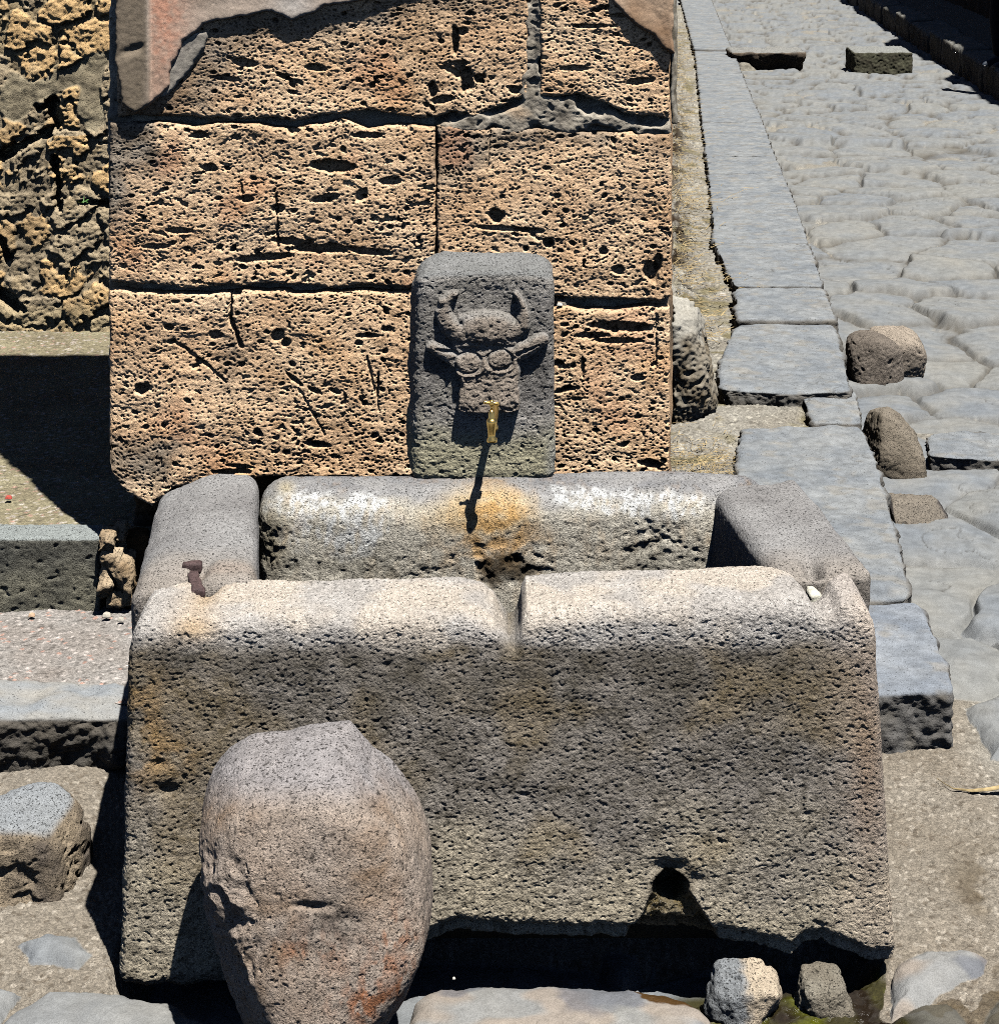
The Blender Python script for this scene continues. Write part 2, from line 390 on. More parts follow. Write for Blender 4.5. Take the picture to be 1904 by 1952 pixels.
def sheet(name, xs, ys, zf, cf, mat):
    X, Y = np.meshgrid(xs, ys); x = X.ravel().astype(np.float32); y = Y.ravel().astype(np.float32)
    z = zf(x, y); V = np.stack([x, y, z], 1); idx = np.arange(len(x)).reshape(X.shape)
    Q = np.stack([idx[:-1, :-1], idx[:-1, 1:], idx[1:, 1:], idx[1:, :-1]], -1).reshape(-1, 4)
    return make_mesh(name, V, Q, mat, cf(x, y, z), wet=np.zeros(len(x)), grav=np.ones(len(x)))
g = sheet('ground', np.linspace(-150, 150, 60), np.linspace(-60, 300, 60), lambda x, y: 0 * x - .16, lambda x, y, z: base(len(x), DUST), M_ROAD); struct(g)

# earth strip of the pavement between wall and kerb (right)
def wall_side_x(y): return .475 + STREET * (y - 5.25)
def dirt_right():
    ys = F * (CAM_H - .12) / (np.linspace(960, 10, 620) - HY)
    u = np.linspace(-.15, 1.0, 150)
    U, Y = np.meshgrid(u, ys); x = (wall_side_x(Y) + U * .62).ravel().astype(np.float32); y = Y.ravel().astype(np.float32); uu = U.ravel()
    g_, gid = gravel(x, y, 9, .014, .006)
    mound = .03 * fbm(x * 3, y * 3, 0, 3, 22)
    rub = ss(.35, .05, uu - .12 * pn(x * 2, y * 1.4, 0, 8)) * ss(8.3, 10, y) * ss(30, 20, y)
    z = .115 + mound + g_ * ss(20, 7, y) + rub * (.030 + .06 * np.abs(fbm(x * 11, y * 9, 0, 4, 25)))
    n = len(x)
    c = mixc(base(n, DUST), DUST2, .5 + .7 * fbm(x * 5, y * 5, 0, 3, 26))
    c = mixc(c, lin(226, 220, 205) * .7, (gid > .92) * .7); c = mixc(c, lin(90, 84, 74) * .5, (gid < .08) * .5)
    c = mixc(c, lin(140, 128, 78) * .6, ss(.1, .6, fbm(x * 4, y * 4, 7, 3, 27)) * .7)
    c = mixc(c, lin(72, 56, 38) * .5, rub * ss(-.2, .2, fbm(x * 8, y * 5, 7, 3, 28)))
    V = np.stack([x, y, z], 1); idx = np.arange(n).reshape(U.shape)
    Q = np.stack([idx[:-1, :-1], idx[:-1, 1:], idx[1:, 1:], idx[1:, :-1]], -1).reshape(-1, 4)
    struct(make_mesh('pavement', V, Q, M_ROAD, c, wet=np.zeros(n), grav=np.ones(n)))
dirt_right()
# gravel pavement on the left and earth floor inside the ruin
def gz(z0, seed):
    def f(x, y):
        g_, _ = gravel(x, y, seed, .010, .003); return z0 + .008 * fbm(x * 4, y * 4, 0, 2, seed) + g_ + .001 * pn(x * 200, y * 200, 0, seed)
    return f
def gc(seed, a, b):
    def f(x, y, z):
        _, gid = gravel(x, y, seed, .010, .005); c = mixc(base(len(x), a), b, .5 + .6 * fbm(x * 5, y * 5, 0, 3, seed + 1))
        c = mixc(c, lin(236, 226, 220) * .75, (gid > .90) * .6); c = mixc(c, lin(220, 170, 150) * .6, (gid > .97) * .8); return mixc(c, lin(86, 80, 74) * .5, (gid < .10) * .5)
    return f
struct(sheet('pavement', np.linspace(-2.6, -.70, 420), np.linspace(4.70, 5.50, 200), gz(.170, 4), gc(4, lin(178, 168, 160) * .62, lin(198, 194, 190) * .62), M_ROAD))
struct(sheet('floor', np.linspace(-3.4, -.4, 460), np.linspace(5.36, 8.1, 420), gz(.355, 6), gc(6, lin(160, 148, 122) * .6, lin(190, 182, 150) * .62), M_ROAD))
# raised earth beyond the far kerb
def far_kerb_x(y): return 5.26 + .093 * (y - 20.8)
def farpave():
    ys = np.linspace(12, 60, 160); u = np.linspace(.2, 6, 60); U, Y = np.meshgrid(u, ys)
    x = (far_kerb_x(Y) + U).ravel().astype(np.float32); y = Y.ravel().astype(np.float32); n = len(x)
    V = np.stack([x, y, .29 + .02 * fbm(x * 2, y * 2, 0, 3, 5)], 1); idx = np.arange(n).reshape(U.shape)
    Q = np.stack([idx[:-1, :-1], idx[:-1, 1:], idx[1:, 1:], idx[1:, :-1]], -1).reshape(-1, 4)
    struct(make_mesh('pavement', V, Q, M_ROAD, base(n, DUST * .8), wet=np.zeros(n), grav=np.ones(n)))
farpave()

# ================================================================== THE TUFF BLOCK WALL
YW = 5.25
def wx(x): return (x - PX) / F * YW
def wz(y): return CAM_H - (y - HY) * YW / F
ITX = lambda X: X / YW * F + PX
IZY = lambda Z: (CAM_H - Z) / YW * F + HY

TUFF = lin(212, 176, 140) * .94; TUFF_P = lin(226, 197, 164) * .96; TUFF_D = lin(172, 134, 96) * .72; GREY = lin(150, 145, 136) * .72; GREYD = lin(104, 98, 88) * .62

# cavities: frame x, y, radius x, radius y, depth (mm), angle
CAV = [(635, 318, 42, 13, 38, .1), (610, 475, 70, 9, 34, 0), (500, 492, 60, 7, 26, -.1), (560, 462, 40, 8, 28, .1), (700, 480, 40, 7, 24, .1), (945, 412, 17, 13, 36, 0), (960, 436, 60, 5, 20, .05), (1045, 462, 12, 9, 30, .6), (1010, 440, 30, 5, 22, .1),
       (272, 742, 15, 12, 34, -.6), (322, 624, 10, 6, 30, 0), (380, 690, 9, 6, 24, 0), (890, 155, 14, 22, 34, .1), (912, 150, 10, 8, 30, 0), (985, 172, 16, 8, 26, 0), (825, 172, 8, 14, 28, .1), (845, 190, 26, 8, 26, -.2),
       (1185, 624, 62, 10, 32, .05), (1175, 650, 50, 6, 24, 0), (1130, 640, 30, 6, 22, 0), (1240, 884, 24, 9, 34, .2), (606, 848, 26, 6, 30, .15), (560, 722, 5, 22, 26, -.9), (600, 744, 5, 16, 26, -1.1), (640, 746, 5, 12, 22, -1.2),
       (1240, 520, 16, 22, 26, -.4), (1255, 500, 8, 20, 26, 0), (1180, 515, 12, 10, 22, 0), (1150, 480, 10, 8, 22, 0), (380, 258, 18, 7, 22, 0), (450, 262, 10, 5, 20, 0), (560, 250, 12, 8, 20, 0), (700, 258, 28, 6, 24, 0), (745, 345, 22, 8, 22, 0),
       (470, 380, 14, 7, 24, 0), (530, 398, 14, 8, 26, .2), (620, 378, 26, 8, 26, -.2), (690, 372, 10, 16, 22, .8), (400, 320, 16, 8, 24, 0), (340, 440, 24, 6, 22, 0), (300, 470, 30, 5, 20, 0), (600, 130, 20, 7, 22, .1), (470, 120, 28, 8, 24, .1), (430, 150, 30, 5, 20, .1),
       (868, 75, 8, 30, 30, 0), (880, 60, 12, 8, 22, 0), (1180, 30, 22, 4, 20, 0), (1120, 50, 40, 4, 20, 0), (1220, 155, 28, 7, 20, -.1), (1100, 130, 30, 6, 18, 0), (445, 900, 40, 6, 30, 0), (460, 890, 30, 4, 22, .1),
       (300, 775, 6, 5, 18, 0), (720, 740, 4, 26, 16, .05), (530, 640, 12, 14, 22, .5), (545, 655, 9, 10, 26, 0), (700, 640, 26, 5, 20, 0), (740, 628, 12, 5, 24, 0), (410, 640, 14, 8, 18, 0), (1085, 740, 14, 5, 20, 0), (1100, 760, 10, 4, 20, 0), (1110, 700, 4, 20, 16, 0), (1215, 720, 14, 6, 20, 0)]
CRK = [((528, 370), (530, 470), 3, 20), ((441, 556), (440, 610), 4, 26), ((440, 610), (460, 660), 6, 28), ((330, 520 + 130), (400, 700), 4, 14), ((400, 700), (430, 730), 3, 12), ((700, 680), (722, 780), 3, 12), ((460, 350), (462, 380), 3, 10), ((1250, 600), (1252, 700), 3, 10), ((935, 250), (930, 330), 2, 8), ((570, 740), (620, 830), 3, 8)]
def seg_d(x, y, a, b):
    ex, ey = b[0] - a[0], b[1] - a[1]; t = np.clip(((x - a[0]) * ex + (y - a[1]) * ey) / (ex * ex + ey * ey), 0, 1)
    return np.hypot(x - a[0] - t * ex, y - a[1] - t * ey)

def tuff_relief(X, Z, seed):
    """depth into the block (m) and masks"""
    fx, fy = ITX(X), IZY(Z)
    wob = .02 * fbm(X * 6, Z * 6, 0, 2, seed)
    xr = X + wob; zr = Z + .018 * fbm(X * 5, Z * 7, 3, 3, seed + 1)
    big = .008 * fbm(xr * 4, zr * 6, 0, 2, seed + 2)
    lay = .0022 * fbm(xr * 16, zr * 40, 0, 2, seed + 3)
    rough = ss(-.2, .6, fbm(xr * 4.5, zr * 5, 0, 2, seed + 4))
    n1 = pn(xr * 38, zr * 70, 0, seed + 5) + .5 * pn(xr * 85, zr * 150, 0, seed + 6)
    bl = {11: .04, 12: .0, 13: .02, 14: .06, 15: .09, 16: .0}.get(seed, .04); rr = rough * ss(-.4, .5, fbm(xr * 9, zr * 11, 2, 2, seed + 14) + .2)
    p1 = ss(.50 + bl - .16 * rr, .62 + bl - .14 * rr, n1) * (.006 + .008 * rough)
    n2 = pn(xr * 17, zr * 34, 0, seed + 7) + .35 * pn(xr * 50, zr * 80, 0, seed + 8)
    p2 = ss(.70 - .1 * rr, .84 - .1 * rr, n2) * (.020 + .022 * rough)
    f1, f2, idd, _, _ = worley((xr + .004 * pn(X * 90, Z * 90, 0, 4)) * 80, zr * 120, seed)
    p3 = np.where(idd < .38 + .2 * rr, (1 - ss(.10, .36, f1)) * .008, 0)
    f1, f2, idd, _, _ = worley(xr * 27, zr * 42, seed + 3)
    p4 = np.where(idd < .10, (1 - ss(.12, .30, f1)) * .024, 0)
    fine = .0016 * fbm(X * 110, Z * 150, 0, 2, seed + 9)
    d = big + lay + p1 + p2 + p3 + p4 + fine
    k = fbm(X * 45, Z * 45, 0, 3, seed + 11)
    for cx, cy, rx, ry, dep, an in CAV:
        m = (abs(fx - cx) < rx * 2.2 + 20) & (abs(fy - cy) < ry * 2.2 + 40)
        if m.any():
            g_ = gauss(fx[m], fy[m], cx, cy, rx, ry, an)
            d[m] += ss(.30, .62, g_ + .22 * k[m]) * dep * .001
    for a, b, wd, dep in CRK:
        q = seg_d(fx + 3 * k, fy, a, b); d += (1 - ss(wd * .4, wd, q)) * dep * .001
    return d, rough, n1

def relief_block(name, xa, xb, za, zb, front, depth, seed, relief, colf, mat, parent, res=.0023, er=.012, ej=.008, edges=None):
    """block with a carved front: sheet of relief plus sides and back. edges: functions warping the outline"""
    nx = max(8, int((xb - xa) / res)); nz = max(8, int((zb - za) / res))
    U, W = np.meshgrid(np.linspace(0, 1, nx), np.linspace(0, 1, nz))
    u = U.ravel().astype(np.float32); v = W.ravel().astype(np.float32)
    x0 = xa + (xb - xa) * u; z0 = za + (zb - za) * v
    # outline wobble
    jl = ej * fbm(z0 * 14, z0 * 0 + seed, 0, 3, seed + 31) * .6; jr = ej * fbm(z0 * 14, z0 * 0 + seed + 4, 0, 3, seed + 32) * .6
    jb = ej * fbm(x0 * 12, x0 * 0 + seed + 8, 0, 4, seed + 33); jt = ej * fbm(x0 * 12, x0 * 0 + seed + 12, 0, 4, seed + 34)
    eb = et = 0
    if edges:
        if 'b' in edges: eb = np.interp(ITX(x0), edges['b'][0], wz(np.array(edges['b'][1], float))) - za
        if 't' in edges: et = np.interp(ITX(x0), edges['t'][0], wz(np.array(edges['t'][1], float))) - zb
    X = x0 + jl * (1 - u) + jr * u; Z = z0 + (jb + eb) * (1 - v) + (jt + et) * v
    dx = np.minimum(X - X.reshape(nz, nx)[:, :1].repeat(nx, 1).ravel(), X.reshape(nz, nx)[:, -1:].repeat(nx, 1).ravel() - X)
    Zc = Z.reshape(nz, nx); dz = np.minimum(Z - Zc[:1, :].repeat(nz, 0).ravel(), Zc[-1:, :].repeat(nz, 0).ravel() - Z)
    dd = np.clip(1 - np.minimum(dx, dz) / er, 0, 1)
    rnd = er * (1 - np.sqrt(1 - dd ** 2 * .98))
    dep, rough, n1 = relief(X, Z, seed)
    Yf = front + rnd + dep
    c = colf(X, Z, dep, rough, seed)
    V = np.stack([X, Yf, Z], 1)
    idx = np.arange(nx * nz).reshape(nz, nx)
    Q = [np.stack([idx[:-1, :-1], idx[:-1, 1:], idx[1:, 1:], idx[1:, :-1]], -1).reshape(-1, 4)]
    ring = np.concatenate([idx[0, :], idx[1:, -1], idx[-1, -2::-1], idx[-2:0:-1, 0]])
    prev = ring; allV = [V]; allC = [c]; off = len(V); m = len(ring)
    for s in (.02, .06, .16, depth):
        P = V[ring].copy(); P[:, 1] = np.maximum(P[:, 1] + .001, front + s) if s < depth else front + depth
        if s < depth: P[:, 0] += .004 * pn(P[:, 2] * 30, P[:, 1] * 30, 0, seed); 
        allV.append(P); allC.append(c[ring]); cur = np.arange(off, off + m)
        Q.append(np.stack([prev, cur, np.roll(cur, -1), np.roll(prev, -1)], 1)); prev = cur; off += m
    # back: fan of quads to the centre
    P = V[ring].mean(0)[None].copy(); P[0, 1] = front + depth; allV.append(P); allC.append(c[:1])
    ce = off
    a = prev[0:-1:2] if m % 2 else prev[0::2]; 
    b = np.roll(prev, -1)[0:-1:2] if m % 2 else np.roll(prev, -1)[0::2]; cc = np.roll(prev, -2)[0:-1:2] if m % 2 else np.roll(prev, -2)[0::2]
    Q.append(np.stack([a, np.full_like(a, ce), cc, b], 1))
    return make_mesh(name, np.concatenate(allV), np.concatenate(Q)[:, ::1], mat, np.concatenate(allC), parent)

def tuff_col(X, Z, dep, rough, seed):
    n = len(X); fx, fy = ITX(X), IZY(Z)
    c = mixc(base(n, TUFF), TUFF_P, .45 + .6 * fbm(X * 5, Z * 7, 1, 3, seed + 40))
    c = mixc(c, TUFF_D, ss(.25, .7, fbm(X * 14, Z * 22, 2, 3, seed + 41)) * .35)
    c = mixc(c, lin(206, 154, 98) * .85, ss(.2, .7, fbm(X * 3, Z * 4, 6, 2, seed + 42)) * .35)
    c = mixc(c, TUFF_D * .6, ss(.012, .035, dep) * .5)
    k = fbm(X * 9, Z * 9, 3, 3, seed + 43) * 30
    g_ = ss(40, -25, polysdf(fx, fy, [(150, 190), (300, 215), (290, 262), (345, 300), (250, 330), (215, 420), (150, 440)]) + k)
    g_ = np.maximum(g_, .8 * ss(30, -20, polysdf(fx, fy, [(830, 235), (1290, 235), (1290, 262), (1000, 262), (900, 330), (835, 330)]) + k))
    g_ = np.maximum(g_, .9 * ss(40, -20, polysdf(fx, fy, [(190, 860), (330, 845), (300, 900), (190, 905)]) + k))
    g_ = np.maximum(g_, .8 * ss(40, -20, polysdf(fx, fy, [(280, 190), (330, 130), (400, 60), (560, 30), (900, 0), (560, 60), (420, 110), (380, 200), (300, 226)]) + k))
    g_ = np.maximum(g_, .6 * ss(25, -15, polysdf(fx, fy, [(425, 660), (460, 640), (470, 700), (440, 760), (420, 740)]) + k))
    c = mixc(c, mixc(base(n, GREY), GREYD, .5 + .8 * fbm(X * 18, Z * 24, 5, 3, seed + 44)), g_ * .85)
    c = mixc(c, TUFF_D * .9, ss(.1, .7, fbm(X * 2.5, Z * 3.5, 8, 3, seed + 47)) * .35)
    c = mixc(c, lin(212, 128, 84) * .7, ss(.3, .6, pn(X * 6, Z * 5, 4, seed + 45)) * .25)
    return c

wall = empty('tuff_block_wall', (wx(740), YW + .25, .3))
tag(wall, 'honey-coloured wall end of large pitted tuff blocks behind the fountain', 'wall')
wall_inv = (-wall.location.x, -wall.location.y, -wall.location.z)
_wall_parts = []
def wp(o, label=None):
    o.parent = None; _wall_parts.append(o)
    if label: o['label'] = label
    return o
top = wz(-180)
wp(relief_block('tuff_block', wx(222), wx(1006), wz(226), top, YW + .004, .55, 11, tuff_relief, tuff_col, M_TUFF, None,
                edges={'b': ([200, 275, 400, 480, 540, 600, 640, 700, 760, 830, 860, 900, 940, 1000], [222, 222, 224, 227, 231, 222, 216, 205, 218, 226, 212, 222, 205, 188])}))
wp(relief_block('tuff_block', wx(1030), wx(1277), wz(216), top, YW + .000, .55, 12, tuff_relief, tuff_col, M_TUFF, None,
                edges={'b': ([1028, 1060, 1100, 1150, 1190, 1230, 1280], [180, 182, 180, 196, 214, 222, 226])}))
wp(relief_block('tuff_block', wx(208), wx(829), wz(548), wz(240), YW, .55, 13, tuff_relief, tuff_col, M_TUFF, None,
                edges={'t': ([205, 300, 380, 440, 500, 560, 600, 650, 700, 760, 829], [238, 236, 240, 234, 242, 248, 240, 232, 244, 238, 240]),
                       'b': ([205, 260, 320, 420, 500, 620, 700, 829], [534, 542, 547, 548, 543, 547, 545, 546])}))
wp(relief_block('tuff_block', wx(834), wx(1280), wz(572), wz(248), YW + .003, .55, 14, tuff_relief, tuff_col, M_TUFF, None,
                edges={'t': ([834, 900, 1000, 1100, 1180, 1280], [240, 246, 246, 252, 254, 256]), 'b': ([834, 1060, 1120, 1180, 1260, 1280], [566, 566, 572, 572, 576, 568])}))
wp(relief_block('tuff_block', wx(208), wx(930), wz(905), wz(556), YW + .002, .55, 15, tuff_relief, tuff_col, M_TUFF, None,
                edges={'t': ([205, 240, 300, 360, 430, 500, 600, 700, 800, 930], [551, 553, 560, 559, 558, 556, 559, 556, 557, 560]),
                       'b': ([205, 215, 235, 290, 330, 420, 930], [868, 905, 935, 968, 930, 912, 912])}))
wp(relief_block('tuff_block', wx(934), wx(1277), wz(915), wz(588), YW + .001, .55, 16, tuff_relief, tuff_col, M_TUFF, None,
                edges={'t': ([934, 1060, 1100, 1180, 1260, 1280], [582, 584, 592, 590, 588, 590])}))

# mortar bed behind the blocks, standing forward where it still fills the joints
def mortar_relief(X, Z, seed):
    fx, fy = ITX(X), IZY(Z); k = 22 * fbm(X * 12, Z * 12, 0, 3, seed)
    d = .058 + 0 * X
    fill = ss(16, -10, polysdf(fx, fy, [(1000, -200), (1034, -200), (1034, 120), (1040, 180), (1100, 190), (1180, 225), (1285, 235), (1285, 262), (1180, 256), (1000, 250), (840, 248), (830, 236), (880, 226), (940, 212), (990, 196), (1005, 120)]) + k)
    fill = np.maximum(fill, ss(14, -8, polysdf(fx, fy, [(196, 228), (280, 232), (280, 245), (240, 300), (196, 320)]) + k) * .6)
    fill = np.maximum(fill, ss(10, -5, polysdf(fx, fy, [(1060, 575), (1080, 575), (1084, 590), (1062, 592)])) * .9)
    d = d - fill * .050
    d = d + .004 * fbm(X * 16, Z * 22, 0, 3, seed + 1) + .008 * ss(.45, .6, pn(X * 48, Z * 70, 0, seed + 2)) + .0016 * fbm(X * 120, Z * 140, 0, 2, seed + 3)
    d = d + fill * .012 * np.exp(-((fx - 1017) / 9) ** 2) * (fy < 170)
    return d, fill, d
def mortar_col(X, Z, dep, fill, seed):
    n = len(X); c = mixc(base(n, lin(150, 142, 130) * .7), lin(186, 178, 164) * .7, .5 + .8 * fbm(X * 12, Z * 12, 0, 3, seed)); c = mixc(c, GREYD, ss(.1, .6, fbm(X * 20, Z * 20, 4, 3, seed + 4)) * .5)
    return mixc(c, lin(190, 150, 104) * .6, ss(.2, .6, fbm(X * 7, Z * 7, 9, 2, seed + 5)) * .5)
wp(relief_block('mortar', wx(200), wx(1279), wz(860), top - .01, YW, .5, 21, mortar_relief, mortar_col, M_MORT, None, res=.0028))
# foundation course under the blocks, set back, its colour darkened for the shade
wp(relief_block('foundation', wx(222), wx(1262), .12, wz(862), YW + .22, .32, 23, tuff_relief, lambda X, Z, d, r, s: mixc(base(len(X), TUFF_D * .4), GREYD * .5, .5 + fbm(X * 8, Z * 8, 0, 2, 5)), M_TUFF, None, res=.006, er=.03, ej=.03))
# upper courses, above the picture
for zz, sd in ((top + .012, 31), (top + .50, 32), (top + .98, 33), (top + 1.46, 34), (top + 1.94, 35), (top + 2.42, 36)):
    for xa, xb in ((wx(210), wx(760)), (wx(764), wx(1278))):
        wp(relief_block('tuff_block', xa, xb, zz, zz + .47, YW, .55, sd, tuff_relief, tuff_col, M_TUFF, None, res=.012))

# painted plaster: a curled remnant top left, a scrap top right, a strip on the street side
def plaster_sheet(name, poly, thick, seed, colf, x0, x1, y0, y1, res=.0021, curl=0.0, groove=None):
    xa, xb, za, zb = wx(x0), wx(x1), wz(y1), wz(y0)
    nx = int((xb - xa) / res); nz = int((zb - za) / res)
    U, W = np.meshgrid(np.linspace(xa, xb, nx), np.linspace(za, zb, nz)); X = U.ravel().astype(np.float32); Z = W.ravel().astype(np.float32)
    fx, fy = ITX(X), IZY(Z)
    sd = polysdf(fx, fy, poly) + 5 * fbm(X * 16, Z * 16, 0, 3, seed)
    front = YW - thick - curl * np.exp(-(sd / 26) ** 2) + .003 * fbm(X * 5, Z * 5, 0, 2, seed + 2) + .0008 * fbm(X * 60, Z * 60, 0, 3, seed + 3)
    if groove is not None: front = front + groove(fx, fy, X, Z)
    Yv = np.where(sd < 0, front + .010 * np.exp(-np.maximum(-sd, 0) / 2.0), front + .010 + np.minimum(sd, 6) * .014)
    keep = sd.reshape(nz, nx) < 7
    idx = np.arange(nx * nz).reshape(nz, nx); kq = keep[:-1, :-1] & keep[:-1, 1:] & keep[1:, 1:] & keep[1:, :-1]
    Q = np.stack([idx[:-1, :-1], idx[:-1, 1:], idx[1:, 1:], idx[1:, :-1]], -1)[kq]
    used = np.unique(Q); rm = np.full(nx * nz, -1); rm[used] = np.arange(len(used))
    V = np.stack([X, Yv, Z], 1)[used]; c = colf(fx, fy, X, Z, sd)[used]
    return make_mesh(name, V, rm[Q], M_PLAS, c)
def pl_col(fx, fy, X, Z, sd):
    n = len(X); c = mixc(base(n, lin(186, 170, 156) * .72), lin(150, 136, 122) * .7, .4 + .8 * fbm(X * 7, Z * 5, 0, 3, 7))
    c = mixc(c, lin(128, 116, 98) * .62, ss(296, 270, fx + 8 * pn(X * 9, Z * 9, 0, 3)) * .8)
    red = gauss(fx, fy, 312, 20, 34, 110) * ss(284, 292, fx)
    c = mixc(c, lin(224, 134, 96) * .8, np.clip(red * .62 + .5 * fbm(X * 60, Z * 60, 0, 2, 9) * red, 0, .7)); c = mixc(c, lin(214, 180, 158) * .8, ss(286, 292, fx) * ss(420, 300, fx) * .45)
    c = mixc(c, lin(222, 206, 190) * .75, np.exp(-((fx - 288) / 5) ** 2) * ss(200, 60, fy) * .4)  # pale highlight painted along the lip of the curl
    return mixc(c, lin(206, 202, 198) * .75, gauss(fx, fy, 560, 10, 40, 30) * .6)
def pl_groove(fx, fy, X, Z):
    return -.012 * ss(292, 284, fx) * ss(320, 150, fy) + .010 * ss(285, 270, fx) * gauss(fx, fy, 262, 92, 30, 8, -.35)
plaster_poly = [(222, -190), (222, 60), (226, 150), (236, 196), (262, 214), (286, 200), (322, 168), (330, 118), (352, 80), (390, 48), (440, 36), (520, 22), (556, 38), (600, 24), (620, 10), (700, 2), (760, -30), (860, -60), (900, -190)]
wp(plaster_sheet('plaster', plaster_poly, .016, 51, pl_col, 205, 910, -185, 240, curl=.005, groove=pl_groove), 'curled plaster remnant with faded red paint')
# second layer of plaster left of it and the flake below
wp(plaster_sheet('plaster', [(340, 84), (372, 60), (396, 60), (392, 90), (372, 120), (352, 150), (322, 178), (300, 190), (318, 150)], .006, 52, lambda fx, fy, X, Z, sd: mixc(base(len(X), GREY), lin(176, 168, 158) * .75, .5 + fbm(X * 20, Z * 20, 0, 2, 4)), 280, 420, 40, 220, curl=.006), 'grey under-plaster flake')
wp(plaster_sheet('plaster', [(1160, -190), (1166, 0), (1185, 24), (1215, 48), (1245, 66), (1268, 92), (1284, 100), (1284, -190)], .012, 53, lambda fx, fy, X, Z, sd: mixc(base(len(X), lin(190, 164, 140) * .75), lin(160, 130, 104) * .7, .5 + fbm(X * 8, Z * 8, 0, 3, 6)), 1150, 1290, -185, 130, curl=.006), 'scrap of plaster at the upper right corner')
def side_strip():
    P, N, Q = rounded_box((.016, .50, wz(-170) - wz(238)), .004, .006, dims=(4, 60, 150))
    P = P + np.array([wx(1278) + .0015, YW + .012, wz(238)], np.float32); P[:, 0] += STREET * (P[:, 1] - YW)
    P += N * (.0018 * fbm(P[:, 0] * 50, P[:, 1] * 50, P[:, 2] * 50, 2, 3))[:, None]
    P[:, 0] += .004 * fbm(P[:, 2] * 8, P[:, 2] * 0, 0, 3, 5)
    return make_mesh('plaster', P, Q, M_PLAS, mixc(base(len(P), lin(170, 164, 152) * .75), lin(120, 112, 98) * .7, .5 + fbm(P[:, 2] * 20, P[:, 0] * 90, P[:, 1] * 20, 3, 9)))
wp(side_strip(), 'grey plaster strip on the street side')
# the same wall running on along the street
def side_wall():
    P, N, Q = rounded_box((.38, 34.0, 2.9), .03, .05, dims=(6, 400, 50))
    P = P + np.array([0, 5.83, .05], np.float32); P[:, 0] += wall_side_x(P[:, 1]) - .385
    P += N * (.02 * fbm(P[:, 0] * 5, P[:, 1] * 5, P[:, 2] * 5, 3, 3))[:, None]
    return make_mesh('street_side_wall', P, Q, M_TUFF, mixc(base(len(P), TUFF), GREYD, .5 + fbm(P[:, 2] * 4, P[:, 0] * 3, P[:, 1] * 4, 3, 9)))
wp(side_wall())
for o in _wall_parts:
    o.parent = wall; o.location = wall_inv

# ================================================================== RUBBLE WALL, left background
def rub_relief(X, Z, seed):
    a = X + .045 * fbm(X * 7, Z * 7, 0, 4, seed, .6); b = Z + .045 * fbm(X * 7, Z * 7, 4, 4, seed + 1, .6)
    f1, f2, idd, _, _ = worley(a / .17, b / .13, seed, 1.0)
    e = f2 - f1; stone = ss(.02, .14, e - .16 * ((idd * 5.7) % 1) + .12 * fbm(X * 30, Z * 30, 0, 3, seed + 9))
    lift = ((idd * 17.3) % 1)
    f1b, f2b, id2, _, _ = worley(a / .06, b / .045, seed + 5, .9)
    d = .040 - stone * (.008 + .018 * lift) + .007 * fbm(X * 13, Z * 18, 0, 3, seed + 2, .5) + .020 * ss(.54, .66, pn(X * 24, Z * 44, 0, seed + 3)) - .004 * ss(.05, .3, f2b - f1b) + .0028 * fbm(X * 70, Z * 90, 0, 2, seed + 4)
    rx = X / 7.86 * F + PX; ry = (CAM_H - Z) / 7.86 * F + HY; kk = 8 * fbm(X * 20, Z * 20, 0, 3, seed)
    for pa, pb, wd in (((0, 300), (88, 248), 10), ((96, 196), (108, 240), 13), ((100, 300), (112, 400), 7), ((150, 385), (205, 390), 5), ((0, 565), (30, 590), 12), ((0, 460), (16, 500), 8), ((65, 205), (100, 200), 6)):
        d = d + .10 * (1 - ss(wd * .5, wd * 1.2, seg_d(rx + kk, ry + kk, pa, pb)))
    smear = ss(.0, .10, .16 * fbm(X * 12, Z * 12, 9, 3, seed + 6) + .9 * (gauss(X, Z, -1.80, 1.42, .26, .05, .45) + gauss(X, Z, -1.70, 1.30, .07, .12) + gauss(X, Z, -2.02, 1.34, .07, .10)) - .40)   # grey mortar smeared over
    d = d * (1 - smear) + (.030 + .012 * fbm(X * 9, Z * 9, 0, 4, seed + 7)) * smear
    return d, smear, (idd, id2, stone)
_rub = {}
def rub_rel(X, Z, seed):
    d, s, t = rub_relief(X, Z, seed); _rub['t'] = t; return d, s, d
def rub_col(X, Z, dep, smear, seed):
    idd, id2, stone = _rub['t']; n = len(X)
    yel = ((idd * 41.9 + .3 * ss(1.1, 1.7, Z)) % 1)
    c = mixc(base(n, lin(172, 156, 130) * .95), lin(214, 178, 128) * .95, ss(.40, .5, yel) * .9 * ss(.0, .3, stone))
    c = mixc(c, lin(190, 168, 128) * .85, ss(1.25, 1.6, Z) * (1 - stone) * .7)
    c = mixc(c, lin(214, 190, 150) * .72, ss(.4, .7, fbm(X * 12, Z * 12, 0, 3, 4) + .3 * (id2 > .6)) * .5)
    c = mixc(c, lin(112, 104, 92) * .7, ss(.0, .5, fbm(X * 6, Z * 6, 7, 3, 14)) * .45 * ss(1.5, 1.0, Z + .25 * pn(X * 4, Z * 4, 0, 5)))
    c = mixc(c, lin(110, 102, 88) * .6, (1 - stone) * .4)
    c = mixc(c, mixc(base(n, lin(140, 130, 110) * .8), lin(176, 164, 138) * .85, .5 + fbm(X * 10, Z * 10, 2, 3, 3)), smear)
    return mixc(c, lin(186, 168, 132) * .7, ss(.5, .42, Z) * .7)
rub = relief_block('rubble_wall', -3.6, -.9, .25, 2.3, 7.86, .5, 61, rub_rel, rub_col, M_TUFF, None, res=.0052, er=.03, ej=.01)
